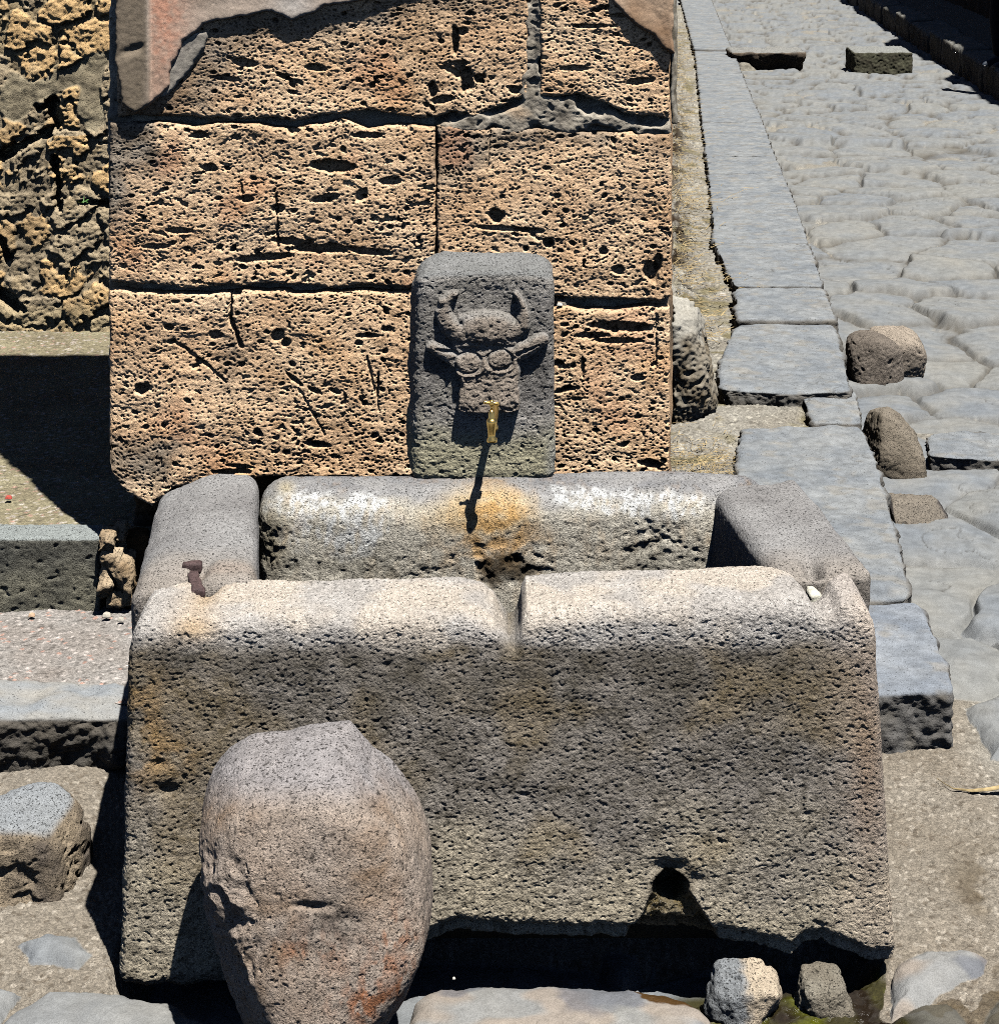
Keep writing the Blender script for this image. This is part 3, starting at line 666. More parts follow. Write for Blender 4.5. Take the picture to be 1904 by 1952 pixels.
tag(reorigin(rub), 'ruined rubble wall of dark and yellow stones in grey mortar, left background', 'wall')

# ================================================================== THE FOUNTAIN BASIN
GR_L = lin(176, 172, 168) * .66; GR_M = lin(140, 134, 128) * .60; GR_D = lin(84, 78, 66) * .52; OLIVE = lin(132, 112, 70) * .60; TOPG = lin(172, 171, 171) * .72; BEIGE = lin(168, 158, 138) * .64
basin = empty('fountain_basin', (0, 4.3, 0)); B_INV = (0, -4.3, 0)
tag(basin, 'large rectangular public fountain basin of thick worn lava slabs', 'fountain')
def bpart(o, label=None):
    o.parent = basin; o.location = B_INV
    if label: o['label'] = label
    return o
def grain(P, seed, k=1.0):
    x, y, z = P[:, 0], P[:, 1], P[:, 2]
    q = .0042 * fbm(x * 7, y * 7, z * 9, 3, seed) + .0015 * fbm(x * 80, y * 80, z * 120, 3, seed + 5, .75) * k
    q -= .0034 * k * ss(.38, .62, pn(x * 95, y * 95, z * 135, seed + 7) + .4 * pn(x * 170, y * 170, z * 220, seed + 8))
    q -= .007 * k * ss(.80, .95, pn(x * 40, y * 40, z * 52, seed + 9) + .2 * pn(x * 90, y * 90, z * 90, seed + 2))
    return q

def front_slab():
    P, N, Q = rounded_box((1.5, .215, .72), np.array([.018, .034, .034], np.float32), .0021, dims=(760, 100, 360))
    fx = P[:, 0] / 1.5; fy = P[:, 1] / .215; fz = P[:, 2] / .72
    Yf = 3.775 + .055 * fz + .02 * fx; Y = Yf + P[:, 1]
    xl = -.764 + .012 * fz + .010 * ss(.9, 1, fz); xr = .798 - .030 * fz - .012 * ss(.85, 1, fz) * ss(.9, 1.0, fz)
    X = xl + (xr - xl) * fx
    dx = (X / Yf * F + PX)
    # bottom edge and top edge profiles, in frame x
    zb = np.interp(dx, [215, 240, 345, 480, 700, 815, 870, 900, 960, 1080, 1200, 1240, 1330, 1345, 1430, 1490, 1510, 1530, 1568, 1600, 1622, 1650, 1706, 1720],
                   [.012, .0, .0, .01, .03, .082, .104, .102, .094, .092, .088, .092, .092, .086, .074, .052, .048, .066, .082, .064, .050, .036, .032, .036])
    zb = zb + .006 * fbm(X * 22, X * 0, 0, 3, 4)
    Yt = Y
    zt = np.interp(dx, [215, 240, 300, 400, 600, 800, 890, 930, 958, 972, 984, 992, 1010, 1100, 1300, 1440, 1500, 1545, 1560, 1590, 1606, 1640, 1680],
                   [.70, .712, .722, .726, .727, .728, .729, .730, .730, .730, .731, .732, .733, .738, .745, .752, .752, .742, .722, .730, .748, .745, .725])
    # the spout notch is cut deeper at the inner edge; corner pocket for the clamp
    zt = zt + (fy - .5) * .01
    # the cramp pocket and joint near both inner corners
    zt = zt - .035 * gauss(dx, fy, 375, 1.05, 22, .5) - .05 * gauss(dx, fy, 1568, 1.0, 20, .45) - .028 * gauss(dx, fy, 1590, .9, 45, .25)
    notch = np.interp(dx, [880, 915, 940, 958, 970, 982, 990, 996, 1004], [0, .008, .026, .058, .078, .072, .050, .018, 0])
    Z = zb + (zt - zb) * fz - notch * ss(.80, 1.0, fz) * (1 - .25 * ss(.5, .0, fy))
    wtop = ss(.80, 1.0, fz); 
    P = np.stack([X, Y, Z], 1)
    d = grain(P, 3)
    ux, uz = X, Z
    # scoop, drain hole and the worn channel beneath it
    facing = ss(.3, .8, -N[:, 1])
    hx, hz = .344, .186; dd = np.hypot((ux - hx) * 1.0, (uz - hz) * 1.02) + .0025 * fbm(X * 50, Z * 50, 0, 2, 6)
    hole = ss(.039, .030, dd) * .125
    below = ss(hz + .02, hz - .03, uz)
    wch = .030 + (hz - uz).clip(0, 1) * .55
    chn = ss(wch + .012, wch - .004, abs(ux - hx - .004 + .004 * pn(Z * 30, Z * 0, 0, 3))) * below * (.034 + .012 * fbm(X * 40, Z * 40, 0, 3, 8))
    chip = .02 * gauss(ux, uz, hx, hz + .045, .03, .014) + .012 * gauss(ux, uz, hx + .045, hz + .02, .02, .015)
    d = d - facing * chip; ff = ss(.65, .35, fy) * ss(.92, .8, fz); yshift = ff * np.maximum(hole, chn)
    # undercut lower edge between the boulder and the corner
    und = ss(.045, .0, Z - zb) * ss(800, 830, dx); d = d - facing * und * .03
    # a few larger hollows and the arris on the left
    for a, b, r, dp in ((318, 1512, 20, .012), (330, 1520, 40, .006), (232, 1690, 16, .004), (300, 1460, 14, .008), (262, 1390, 30, .005), (735, 1280, 10, .005), (1560, 2137 * .8243, 9, .006), (1100, 1380, 60, .004), (640, 1430, 70, .005), (1500, 1700, 80, .004), (1420, 1500, 70, .004), (1540, 1560, 9, .006), (1345, 1345, 8, .006), (1000, 1520, 8, .006)):
        px, _, pz = at(a, b, Y=3.80); d = d - facing * dp * gauss(ux, uz, px, pz, r / 950, r / 1500)
    crk = ss(.004, .0015, abs(uz - (.295 + .01 * pn(X * 20, X * 0, 0, 5)))) * ss(-.72, -.74, ux); d = d - crk * .004
    P = P + N * d[:, None]; P[:, 1] += yshift
    n = len(P); x, y, z = X, Y, Z
    m = fbm(x * 5, y * 5, z * 6, 3, 31); m2 = fbm(x * 14, y * 14, z * 16, 3, 32)
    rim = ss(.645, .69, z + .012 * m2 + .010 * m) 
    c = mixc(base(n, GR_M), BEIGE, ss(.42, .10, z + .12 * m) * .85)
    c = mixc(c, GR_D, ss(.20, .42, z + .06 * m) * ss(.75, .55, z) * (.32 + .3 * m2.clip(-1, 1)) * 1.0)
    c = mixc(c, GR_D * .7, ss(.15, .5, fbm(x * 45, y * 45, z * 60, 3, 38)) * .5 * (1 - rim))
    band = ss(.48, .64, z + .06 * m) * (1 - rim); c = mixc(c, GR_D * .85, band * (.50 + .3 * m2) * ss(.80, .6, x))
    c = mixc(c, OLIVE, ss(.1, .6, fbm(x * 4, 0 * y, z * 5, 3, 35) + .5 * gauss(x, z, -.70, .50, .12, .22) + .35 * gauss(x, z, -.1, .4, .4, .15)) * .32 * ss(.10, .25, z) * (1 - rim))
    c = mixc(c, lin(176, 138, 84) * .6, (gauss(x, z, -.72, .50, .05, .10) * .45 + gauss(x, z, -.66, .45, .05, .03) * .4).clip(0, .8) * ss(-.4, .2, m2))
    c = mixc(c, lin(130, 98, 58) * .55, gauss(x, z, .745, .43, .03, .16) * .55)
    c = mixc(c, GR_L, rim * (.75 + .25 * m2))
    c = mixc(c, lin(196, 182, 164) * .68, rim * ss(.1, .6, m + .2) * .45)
    c = mixc(c, lin(176, 160, 148) * .64, ss(.62, .76, x + .02 * m2) * .35)
    c = mixc(c, lin(190, 158, 112) * .62, rim * gauss(x, z, -.62, .70, .05, .03) * .6)
    hot = ff * np.maximum(chn / .034, 0).clip(0, 1); c = mixc(c, lin(96, 80, 34) * .4, hot * .9); c = mixc(c, lin(36, 32, 16) * .35, hot * ss(.14, .08, z) * .95)
    c = mixc(c, lin(70, 62, 48) * .5, facing * ss(.055, .035, dd) * (1 - hot) * .7)
    wetv = hot * .85
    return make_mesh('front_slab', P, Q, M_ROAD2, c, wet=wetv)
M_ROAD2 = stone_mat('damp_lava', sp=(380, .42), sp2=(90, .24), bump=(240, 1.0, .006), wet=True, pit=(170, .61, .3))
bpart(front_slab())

def topped_slab(name, quad, z1, z0, r, seed, colf, res=.0034, lean=(0, 0), dispf=None, ztf=None):
    """slab over a four-cornered plan: quad = front-left, front-right, back-right, back-left in plan"""
    q = np.array(quad, np.float32); sx = np.linalg.norm(q[1] - q[0]); sy = np.linalg.norm(q[3] - q[0]); sz = z1 - z0
    P, N, Q = rounded_box((sx, sy, sz), r, res)
    a = (P[:, 0] / sx)[:, None]; b = (P[:, 1] / sy)[:, None]
    xy = (q[0] * (1 - a) + q[1] * a) * (1 - b) + (q[3] * (1 - a) + q[2] * a) * b
    z = z0 + P[:, 2]
    if ztf is not None: z = z + ztf(xy[:, 0], xy[:, 1]) * (P[:, 2] / sz)
    P = np.concatenate([xy, z[:, None]], 1)
    P[:, 0] += lean[0] * (z1 - P[:, 2]); P[:, 1] += lean[1] * (z1 - P[:, 2])
    d = grain(P, seed, .5)
    if dispf is not None: d = d + dispf(P, N)
    P = P + N * d[:, None]
    return make_mesh(name, P, Q, M_LAVA, colf(P, N))
M_STEEL = M_LAVA
def side_col(P, N):
    n = len(P); x, y, z = P.T; c = mixc(base(n, TOPG), lin(152, 150, 150) * .68, .5 + .8 * fbm(x * 6, y * 6, z * 6, 3, 41))
    c = mixc(c, lin(190, 176, 160) * .62, ss(4.25, 4.02, y + .04 * fbm(x * 9, y * 9, 0, 2, 43)) * .55)
    c = mixc(c, lin(180, 140, 110) * .65, gauss(x, y, -.60, 4.06, .08, .03) * .2)
    c = mixc(c, lin(60, 58, 54) * .5, ss(.5, .0, N[:, 2]) * ss(.0, .3, x) * .3)  # sides of the right slab darkened, shade put into the colour
    return c
def left_disp(P, N):
    x, y, z = P.T
    up = ss(.2, .7, N[:, 2])
    d = -.030 * gauss(x, y, -.650, 4.04, .020, .07, -.2) * up - .012 * gauss(x, y, -.72, 4.04, .07, .03) * up
    return d + .010 * gauss(x, y, -.60, 4.09, .06, .03) * up - .004 * ss(.5, .8, pn(x * 30, y * 30, 0, 4)) * up
bpart(topped_slab('side_slab', [(-.778, 3.995), (-.512, 3.995), (-.606, 4.755), (-.856, 4.755)], .738, .0, .036, 42, side_col, dispf=left_disp,
                  ztf=lambda x, y: -.045 * ss(-.70, -.86, x)))
def right_disp(P, N):
    x, y, z = P.T; up = ss(.2, .7, N[:, 2])
    d = -.045 * gauss(x, y, .675, 4.06, .018, .06) * up - .020 * gauss(x, y, .76, 4.02, .07, .025) - .03 * gauss(x, y, .655, 4.72, .05, .05) * up
    return d - .010 * gauss(x, y, .58, 4.06, .05, .03) * up
bpart(topped_slab('side_slab', [(.588, 4.035), (.806, 4.035), (.742, 4.73), (.520, 4.60)], .742, .0, .030, 46, side_col, dispf=right_disp, lean=(-.10, 0)))

def back_col(P, N):
    n = len(P); x, y, z = P.T; px = x / y * F + PX; py = (CAM_H - z) / y * F + HY
    m = fbm(x * 9, y * 9, z * 12, 3, 51); m2 = fbm(x * 26, y * 26, z * 30, 3, 52)
    c = mixc(base(n, TOPG), lin(144, 146, 152) * .6, .5 + .8 * m)
    inner = ss(925, 975, py + 26 * m)
    c = mixc(c, lin(206, 200, 186) * .84, inner * .9)
    lime = ss(.25, .75, .9 * gauss(px, py, 620, 975, 150, 34, .28) + .95 * gauss(px, py, 1150, 955, 150, 26, .12) + .9 * gauss(px, py, 690, 1000, 40, 90, .5) + .5 * gauss(px, py, 1280, 960, 130, 30) + .8 * gauss(px, py, 575, 1010, 60, 50) + .25 * m2 + .2 * m)
    c = mixc(c, lin(222, 224, 224) * .85, lime * ss(-.5, .6, fbm(x * 70, y * 70, z * 26, 3, 58) + .5 * m2) * .9)
    c = mixc(c, lin(200, 188, 160) * .74, gauss(px, py, 545, 930, 16, 14) * .9)
    rust = .85 * gauss(px, py, 935, 1000, 80, 62) + .7 * gauss(px, py, 945, 1040, 55, 55) + .22 * m + .15 * fbm(x * 60, y * 20, z * 12, 3, 59)
    c = mixc(c, lin(216, 192, 148) * .86, ss(.2, .8, gauss(px, py, 915, 975, 125, 60) + .15 * m) * .7)
    c = mixc(c, lin(206, 158, 88) * .82, rust.clip(0, .75) * ss(-.9, .4, m2))
    dk = ss(.38, .8, gauss(px, py, 965, 1085, 70, 42) + .28 * m2); c = mixc(c, lin(58, 46, 26) * .5, dk * .85)
    gy = ss(.45, .9, gauss(px, py, 660, 1080, 130, 34) + .4 * m2) + ss(.5, .95, gauss(px, py, 1240, 1065, 130, 45) + .4 * m2); c = mixc(c, lin(104, 102, 90) * .6, gy.clip(0, 1) * .45)
    c = mixc(c, lin(148, 136, 104) * .62, gauss(px, py, 520, 1030, 30, 70) * .7)
    speck = pits(px + 3 * m2, py, 9, .32, .18, .5, 9) * inner; c = mixc(c, lin(70, 64, 52) * .5, speck * .55 * ss(960, 1010, py))
    return c
def back_disp(P, N):
    x, y, z = P.T; face = ss(.2, .8, -N[:, 1]); px = x / y * F + PX; py = (CAM_H - z) / y * F + HY
    m2 = fbm(x * 26, y * 26, z * 30, 3, 52)
    r = gauss(px, py, 960, 1080, 90, 45) + .7 * gauss(px, py, 1260, 1040, 110, 60) + .5 * gauss(px, py, 530, 1040, 40, 70) + .35 * gauss(px, py, 700, 1085, 160, 24)
    return -face * r.clip(0, 1) * (.007 * ss(-.1, .6, m2) + .006 * ss(.1, .5, pn(x * 40, y * 40, z * 50, 3)))
bpart(topped_slab('back_slab', [(-.584, 4.555), (.56, 4.555), (.70, 4.765), (-.602, 4.765)], .742, .0, .075, 50, back_col, dispf=back_disp, res=.003,
                  ztf=lambda x, y: .010 * ss(4.70, 4.765, y) + .008 * fbm(x * 3, y * 0, 0, 2, 3)))
bpart(make_mesh('basin_floor', *(lambda t: (t[0] + np.array([-.70, 3.92, .02], np.float32), t[2]))(rounded_box((1.35, .80, .12), .01, .05)), M_LAVA, base(len(rounded_box((1.35, .80, .12), .01, .05)[0]), GR_D)))

def tube(path, radii, seg=14, cap=True):
    path = [Vector(p) for p in path]; V = []; Q = []; T = []
    n = len(path)
    up0 = Vector((0, 0, 1))
    for i, p in enumerate(path):
        t = (path[min(i + 1, n - 1)] - path[max(i - 1, 0)]).normalized()
        up = up0 if abs(t.z) < .9 else Vector((0, 1, 0))
        s = t.cross(up).normalized(); u = s.cross(t)
        for k in range(seg):
            a = 2 * math.pi * k / seg; V.append(p + (s * math.cos(a) + u * math.sin(a)) * radii[i])
    for i in range(n - 1):
        for k in range(seg):
            Q.append((i * seg + k, (i + 1) * seg + k, (i + 1) * seg + (k + 1) % seg, i * seg + (k + 1) % seg))
    if cap:
        for e, i in ((0, 0), (1, n - 1)):
            c = len(V); V.append(path[i])
            for k in range(0, seg, 2):
                q = (i * seg + k, i * seg + (k + 1) % seg, i * seg + (k + 2) % seg, c); Q.append(q if e == 0 else q[::-1])
    return np.array([tuple(v) for v in V], np.float32), np.array(Q, np.int32)
def join(parts):
    V = []; Q = []; o = 0
    for v, q in parts: V.append(v); Q.append(q + o); o += len(v)
    return np.concatenate(V), np.concatenate(Q)
def boxm(c, s, r=.004, res=.008, rot=0.0):
    P, N, Q = rounded_box(s, r, res); P = P - np.array(s, np.float32) / 2; cs, sn = math.cos(rot), math.sin(rot)
    P = np.stack([P[:, 0] * cs - P[:, 1] * sn, P[:, 0] * sn + P[:, 1] * cs, P[:, 2]], 1) + np.array(c, np.float32); return P.astype(np.float32), Q
# iron cramps set across the front joints
cl = join([boxm((-.650, 4.035, .722), (.024, .12, .014), rot=.28), boxm((-.665, 4.092, .732), (.042, .022, .024)), boxm((-.636, 3.985, .716), (.030, .018, .020), rot=.2)])
bpart(make_mesh('iron_cramp', cl[0] + (.002 * fbm(cl[0][:, 0] * 60, cl[0][:, 1] * 60, cl[0][:, 2] * 60, 2, 3))[:, None], cl[1], M_RUST), 'rusty iron cramp in the left front corner')
P, N, Q = rock((.668, 4.02, .690), (.02, .03, .02), box_planes(.014, .035, .022) + [((1, .4, .8), .018)], p=8, res=.003, disp=lambda P, N: rough_noise(P, 4, .003, 60))
bpart(make_mesh('lime_plug', P, Q, M_MORT, base(len(P), lin(206, 204, 190) * .75)), 'white lime left in the right corner pocket')

# ================================================================== THE CARVED STELE WITH THE TAP
def crescent(x, y, pts, w0, w1):
    """distance-based ridge along a polyline with a width that tapers"""
    best = np.zeros_like(x); n = len(pts)
    for i in range(n - 1):
        a, b = pts[i], pts[i + 1]; ex, ey = b[0] - a[0], b[1] - a[1]
        t = np.clip(((x - a[0]) * ex + (y - a[1]) * ey) / (ex * ex + ey * ey), 0, 1)
        d = np.hypot(x - a[0] - t * ex, y - a[1] - t * ey); wd = w0 + (w1 - w0) * (i + t) / (n - 1)
        best = np.maximum(best, 1 - (d / wd) ** 2)
    return best
def bull(zx, zy, nz):
    """height in mm over the field of the stele"""
    zx = zx + 5 * nz; zy = zy + 5 * nz
    ez = lambda v: np.sqrt(np.clip(v, 0, 1))
    h = np.zeros_like(zx)
    field = -9 * gauss(zx, zy, 740, 480, 260, 130) - 5 * gauss(zx, zy, 400, 1000, 150, 220) - 5 * gauss(zx, zy, 1130, 1050, 130, 200)
    # head wedge that rises towards the muzzle
    head = polysdf(zx, zy, [(480, 700), (540, 620), (760, 598), (950, 640), (1010, 730), (1000, 900), (1025, 1060), (1010, 1170), (1020, 1290), (1008, 1340), (960, 1362), (760, 1368), (580, 1362), (530, 1335), (545, 1230), (560, 1150), (520, 1060), (490, 930)])
    hh = 15 + 19 * ss(700, 1340, zy)
    prof = ez(1 - (1 - np.clip(-head / 42, 0, 1)) ** 2)
    steep = ez(1 - (1 - np.clip(-head / 14, 0, 1)) ** 2)
    h = np.maximum(h, hh * np.where(zy > 1180, steep, prof) * (head < 0))
    fh = ((zx - 760) / 262) ** 2 + ((zy - 735) / 150) ** 2; h = np.maximum(h, 27 * ez(1 - fh))
    h = np.maximum(h, 23 * ez(crescent(zx, zy, [(560, 770), (470, 710), (425, 620), (432, 530), (490, 470), (520, 462)], 96, 24)))
    h = np.maximum(h, 23 * ez(crescent(zx, zy, [(960, 760), (1040, 700), (1052, 620), (1030, 530), (985, 455)], 76, 20)))
    # ears
    h = np.maximum(h, 24 * ez(crescent(zx, zy, [(560, 970), (440, 925), (330, 872)], 84, 46)))
    h = np.maximum(h, 24 * ez(crescent(zx, zy, [(960, 930), (1080, 878), (1190, 812)], 88, 50)))
    h -= 13 * ez(crescent(zx, zy, [(520, 915), (430, 895), (375, 885)], 22, 10)) + 12 * ez(crescent(zx, zy, [(1000, 915), (1080, 885), (1160, 850)], 20, 10))
    # eyes: sockets, lids and balls
    for cx, cy, rx, ry in ((615, 985, 98, 74), (862, 962, 92, 70)):
        q = np.hypot((zx - cx) / rx, (zy - cy) / ry)
        h += 5 * np.exp(-((q - 1.32) / .16) ** 2) * ss(cy - 30, cy + 30, zy)
        h -= 8.5 * np.exp(-((q - 1.06) / .15) ** 2)
        h = np.where(q < 1.0, np.maximum(h, 10 + 15 * ez(1 - q ** 2) + 4 * ss(700, 1340, zy)), h)
        h -= 9 * gauss(zx, zy, cx, cy - ry * 1.35, rx * 1.1, 20)
    for i, (yy, am) in enumerate(((1105, 3), (1150, 2.4), (1196, 2.0))):
        curve = yy + 22 * ((zx - 770) / 240) ** 2 * -1 + 5 * np.sin(zx / 60.0)
        h -= am * np.exp(-((zy - curve - 10 * nz) / 11) ** 2) * (.6 + .8 * nz) * ss(0, 40, -head)
    h += 4 * gauss(zx, zy, 770, 1060, 26, 90) + 5 * gauss(zx, zy, 660, 1290, 90, 50) + 5 * gauss(zx, zy, 900, 1290, 80, 50) - 2 * gauss(zx, zy, 770, 1290, 20, 60)
    h -= 10 * gauss(zx, zy, 555, 684, 14, 14)
    return h * (1 + .10 * nz) + field
def stele():
    w, dp, ht = .358, .185, .530
    P, N, Q = rounded_box((w, dp, ht), .030, .0014, dims=(255, 70, 380))
    P[:, 0] -= 0
    z = .728 + P[:, 2] + .010 * ss(.1, .7, P[:, 1] / dp) * ss(.4, .54, P[:, 2]); f = P[:, 2] / ht
    x = -.220 + P[:, 0] + .018 * f * (1 - P[:, 0] / w) - .004 * f; y = 4.675 + P[:, 1] + .010 * f
    x = x - ss(.02, 1, P[:, 1] / dp) * (1 - P[:, 0] / w) * (.020 + .006 * fbm(z * 14, z * 0, 0, 2, 3)) * ss(1.02, .8, f)
    z = z + ss(.44, .53, P[:, 2]) * (.012 * ss(.0, .08, P[:, 0]) - .012 + .006 * fbm(x * 9, y * 9, 0, 2, 4) - .01 * ss(.30, .358, P[:, 0]))
    nz = fbm(x * 60, z * 60, 0, 2, 17)
    zx = ((x / 4.69 * F + PX) - 741.9) / .2449; zy = (((CAM_H - z) / 4.69 * F + HY) - 445.1) / .2449
    face = ss(.75, .97, -N[:, 1])
    P = np.stack([x, y, z], 1)
    h = bull(zx, zy, nz) * .001 * face
    low = ss(.30, .2, f)
    d = .0030 * fbm(x * 14, y * 14, z * 16, 3, 71) + .0016 * fbm(x * 70, y * 70, z * 90, 2, 72) - .0032 * ss(.3, .7, pn(x * 70, y * 70, z * 95, 73) + .4 * pn(x * 150, y * 150, z * 190, 74)) * (1 - .4 * low)
    d -= .006 * pits(x * 1000 + 3 * nz, z * 1000, 26, .35, .10, .30, 5) * (.4 + .6 * low)
    P = P + N * (h + d)[:, None]
    n = len(P); m = fbm(x * 10, y * 10, z * 12, 3, 75); hm = h * 1000
    c = mixc(base(n, lin(144, 140, 134) * .86), lin(164, 160, 156) * .86, .5 + .8 * m)
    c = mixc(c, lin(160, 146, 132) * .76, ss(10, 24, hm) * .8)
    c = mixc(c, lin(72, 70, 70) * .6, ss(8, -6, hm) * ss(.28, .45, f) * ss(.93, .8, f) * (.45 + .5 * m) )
    c = mixc(c, lin(186, 180, 150) * .78, ss(.34, .15, f + .05 * m) * .85)
    c = mixc(c, lin(150, 158, 176) * .6, (0 * x + ss(.10, .135, x) * ss(.35, .1, f) * .5).clip(0, 1))
    c = mixc(c, lin(140, 146, 150) * .62, ss(.955, .985, f) * .6)
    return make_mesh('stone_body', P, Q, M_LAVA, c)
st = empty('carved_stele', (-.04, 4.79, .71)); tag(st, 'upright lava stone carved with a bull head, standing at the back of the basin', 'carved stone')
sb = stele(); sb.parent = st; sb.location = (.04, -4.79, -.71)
# the tap
def tparts():
    bx, by, bz = -.0175, 4.478, 0     # tap axis
    X = lambda px, y=4.478: (px - PX) / F * y
    Zp = lambda py, y=4.478: CAM_H - (py - HY) / F * y
    ax = X(937)
    root = empty('tap', (0, 0, 0))
    body = tube([(ax + .001, by, Zp(842)), (ax + .001, by, Zp(837)), (ax, by, Zp(833)), (ax, by, Zp(826)), (ax, by, Zp(815)), (ax, by, Zp(806)), (ax, by, Zp(801)), (ax, by, Zp(799)), (ax, by, Zp(796)), (ax, by, Zp(788)), (ax, by, Zp(785)), (ax, by, Zp(781))],
                [.0125, .0125, .0085, .0088, .0105, .0125, .0125, .0095, .0078, .0078, .0060, .0045], 22)
    pipe = tube([(ax, by - .002, Zp(812)), (ax + .001, by + .03, Zp(812)), (ax + .004, by + .08, .915), (ax + .008, by + .15, .925), (ax + .012, by + .24, .935)], [.0085, .0092, .0092, .0092, .0092], 18)
    nut = tube([(ax + .002, by + .035, .9107), (ax + .003, by + .055, .913)], [.0125, .0125], 6)
    b = make_mesh('tap_body', body[0], body[1], M_BRASS); b.data.update()
    pp = make_mesh('pipe', *join([pipe, nut]), M_BRASS)
    stem = tube([(ax, by, Zp(782)), (ax, by, Zp(771))], [.0032, .0032], 10)
    hz = Zp(769)
    bar = tube([(ax - .019, by - .004, hz + .004), (ax - .016, by - .003, hz + .0035), (ax - .010, by - .002, hz + .002), (ax, by, hz + .001), (ax + .010, by + .002, hz - .001), (ax + .015, by + .003, hz - .002), (ax + .018, by + .004, hz - .003)], [.0030, .0050, .0032, .0058, .0032, .0050, .0030], 14)
    hub = tube([(ax, by, hz - .007), (ax, by, hz - .003), (ax, by, hz + .006), (ax, by, hz + .008)], [.0045, .0065, .0058, .003], 14)
    h = make_mesh('tap_handle', *join([stem, bar, hub]), M_BRASS)
    return [b, pp, h]
tb, tp, th = tparts(); bpy.data.objects.remove(bpy.data.objects['tap'])
tb.name = 'water_tap'; tb.parent = st; tb.location = (.04, -4.79, -.71)
tb['label'] = 'brass tap sticking out under the bull muzzle'
for o in (tp, th): o.parent = tb

# ================================================================== KERBS AND LOOSE STONES
def slab_col(a, b, seed, dirt=.3, rim=None):
    def f(P, N):
        n = len(P); x, y, z = P.T; m = fbm(x * 6, y * 6, z * 6, 3, seed)
        c = mixc(base(n, a), b, .5 + .8 * m)
        c = mixc(c, lin(190, 178, 156) * .62, ss(.1, .7, fbm(x * 10, y * 10, z * 10, 3, seed + 3)) * dirt)
        c = mixc(c, lin(96, 92, 86) * .5, cracks(x, y, 4, seed + 6) * .7); c = c * (1 + .22 * fbm(x * 24, y * 24, z * 24, 3, seed + 8))[:, None]
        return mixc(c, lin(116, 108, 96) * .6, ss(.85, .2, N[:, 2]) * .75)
    return f
K_A, K_B = lin(156, 163, 171) * .62, lin(176, 180, 183) * .64
def slab_from(poly, z1, z0, seed, name, mat=M_SLAB, p=22, res=.008, colf=None, amp=.006, planes=(), cap=None):
    pw = [atxy(a, b, z1) for a, b in poly]
    cx = sum(q[0] for q in pw) / len(pw); cy = sum(q[1] for q in pw) / len(pw); cz = (z0 + z1) / 2
    hx = (max(q[0] for q in pw) - min(q[0] for q in pw)) / 2; hy = (max(q[1] for q in pw) - min(q[1] for q in pw)) / 2
    pl = poly_planes(pw, (cx, cy)) + [((0, 0, 1), z1 - cz), ((0, 0, -1), cz - z0)] + list(planes)
    P, N, Q = rock((cx, cy, cz), (hx, hy, (z1 - z0) / 2), pl, p=p, res=res, disp=lambda P, N: rough_noise(P, seed, amp, 9, .0012, 80) + ss(.75, .2, abs(N[:, 2])) * (.020 * fbm(P[:, 0] * 7, P[:, 1] * 7, P[:, 2] * 5, 3, seed + 4) + .008 * fbm(P[:, 0] * 30, P[:, 1] * 30, P[:, 2] * 40, 3, seed + 5)) - .004 * cracks(P[:, 0], P[:, 1], 4, seed + 6) - .003 * ss(.4, .7, pn(P[:, 0] * 40, P[:, 1] * 40, P[:, 2] * 40, seed)) * ss(.8, .2, N[:, 2]))
    c = (colf or slab_col(K_A, K_B, seed))(P, N)
    return reorigin(make_mesh(name, P, Q, mat, c))
KG = 'basalt kerb stones along the near pavement'
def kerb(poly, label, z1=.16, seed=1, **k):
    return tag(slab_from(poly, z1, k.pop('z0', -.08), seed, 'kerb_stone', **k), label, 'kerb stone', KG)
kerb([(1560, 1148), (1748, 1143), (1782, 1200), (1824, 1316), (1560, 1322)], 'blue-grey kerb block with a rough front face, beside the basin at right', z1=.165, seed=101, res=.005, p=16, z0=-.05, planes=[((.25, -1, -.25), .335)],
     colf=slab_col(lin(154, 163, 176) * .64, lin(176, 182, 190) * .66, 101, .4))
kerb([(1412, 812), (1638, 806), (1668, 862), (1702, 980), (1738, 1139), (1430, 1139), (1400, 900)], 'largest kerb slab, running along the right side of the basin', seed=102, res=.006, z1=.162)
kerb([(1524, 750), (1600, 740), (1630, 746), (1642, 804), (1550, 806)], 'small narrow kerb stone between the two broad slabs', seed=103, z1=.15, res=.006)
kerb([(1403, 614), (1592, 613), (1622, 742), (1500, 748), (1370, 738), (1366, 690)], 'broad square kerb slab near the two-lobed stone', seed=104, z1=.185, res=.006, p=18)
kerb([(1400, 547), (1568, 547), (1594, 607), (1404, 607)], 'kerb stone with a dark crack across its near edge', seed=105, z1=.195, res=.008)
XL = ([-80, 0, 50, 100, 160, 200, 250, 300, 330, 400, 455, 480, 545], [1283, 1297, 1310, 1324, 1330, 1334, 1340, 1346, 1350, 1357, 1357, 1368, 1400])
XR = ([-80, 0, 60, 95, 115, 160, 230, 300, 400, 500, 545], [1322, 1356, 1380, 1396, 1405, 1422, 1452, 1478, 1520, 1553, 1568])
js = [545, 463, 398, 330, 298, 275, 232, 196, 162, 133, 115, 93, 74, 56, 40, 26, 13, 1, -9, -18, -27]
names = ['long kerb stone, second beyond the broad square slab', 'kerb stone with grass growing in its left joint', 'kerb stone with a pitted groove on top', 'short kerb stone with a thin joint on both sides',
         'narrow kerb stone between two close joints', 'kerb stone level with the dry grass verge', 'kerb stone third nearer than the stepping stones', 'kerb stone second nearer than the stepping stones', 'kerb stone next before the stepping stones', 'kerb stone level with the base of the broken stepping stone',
         'slightly raised kerb stone beside the stepping stones']
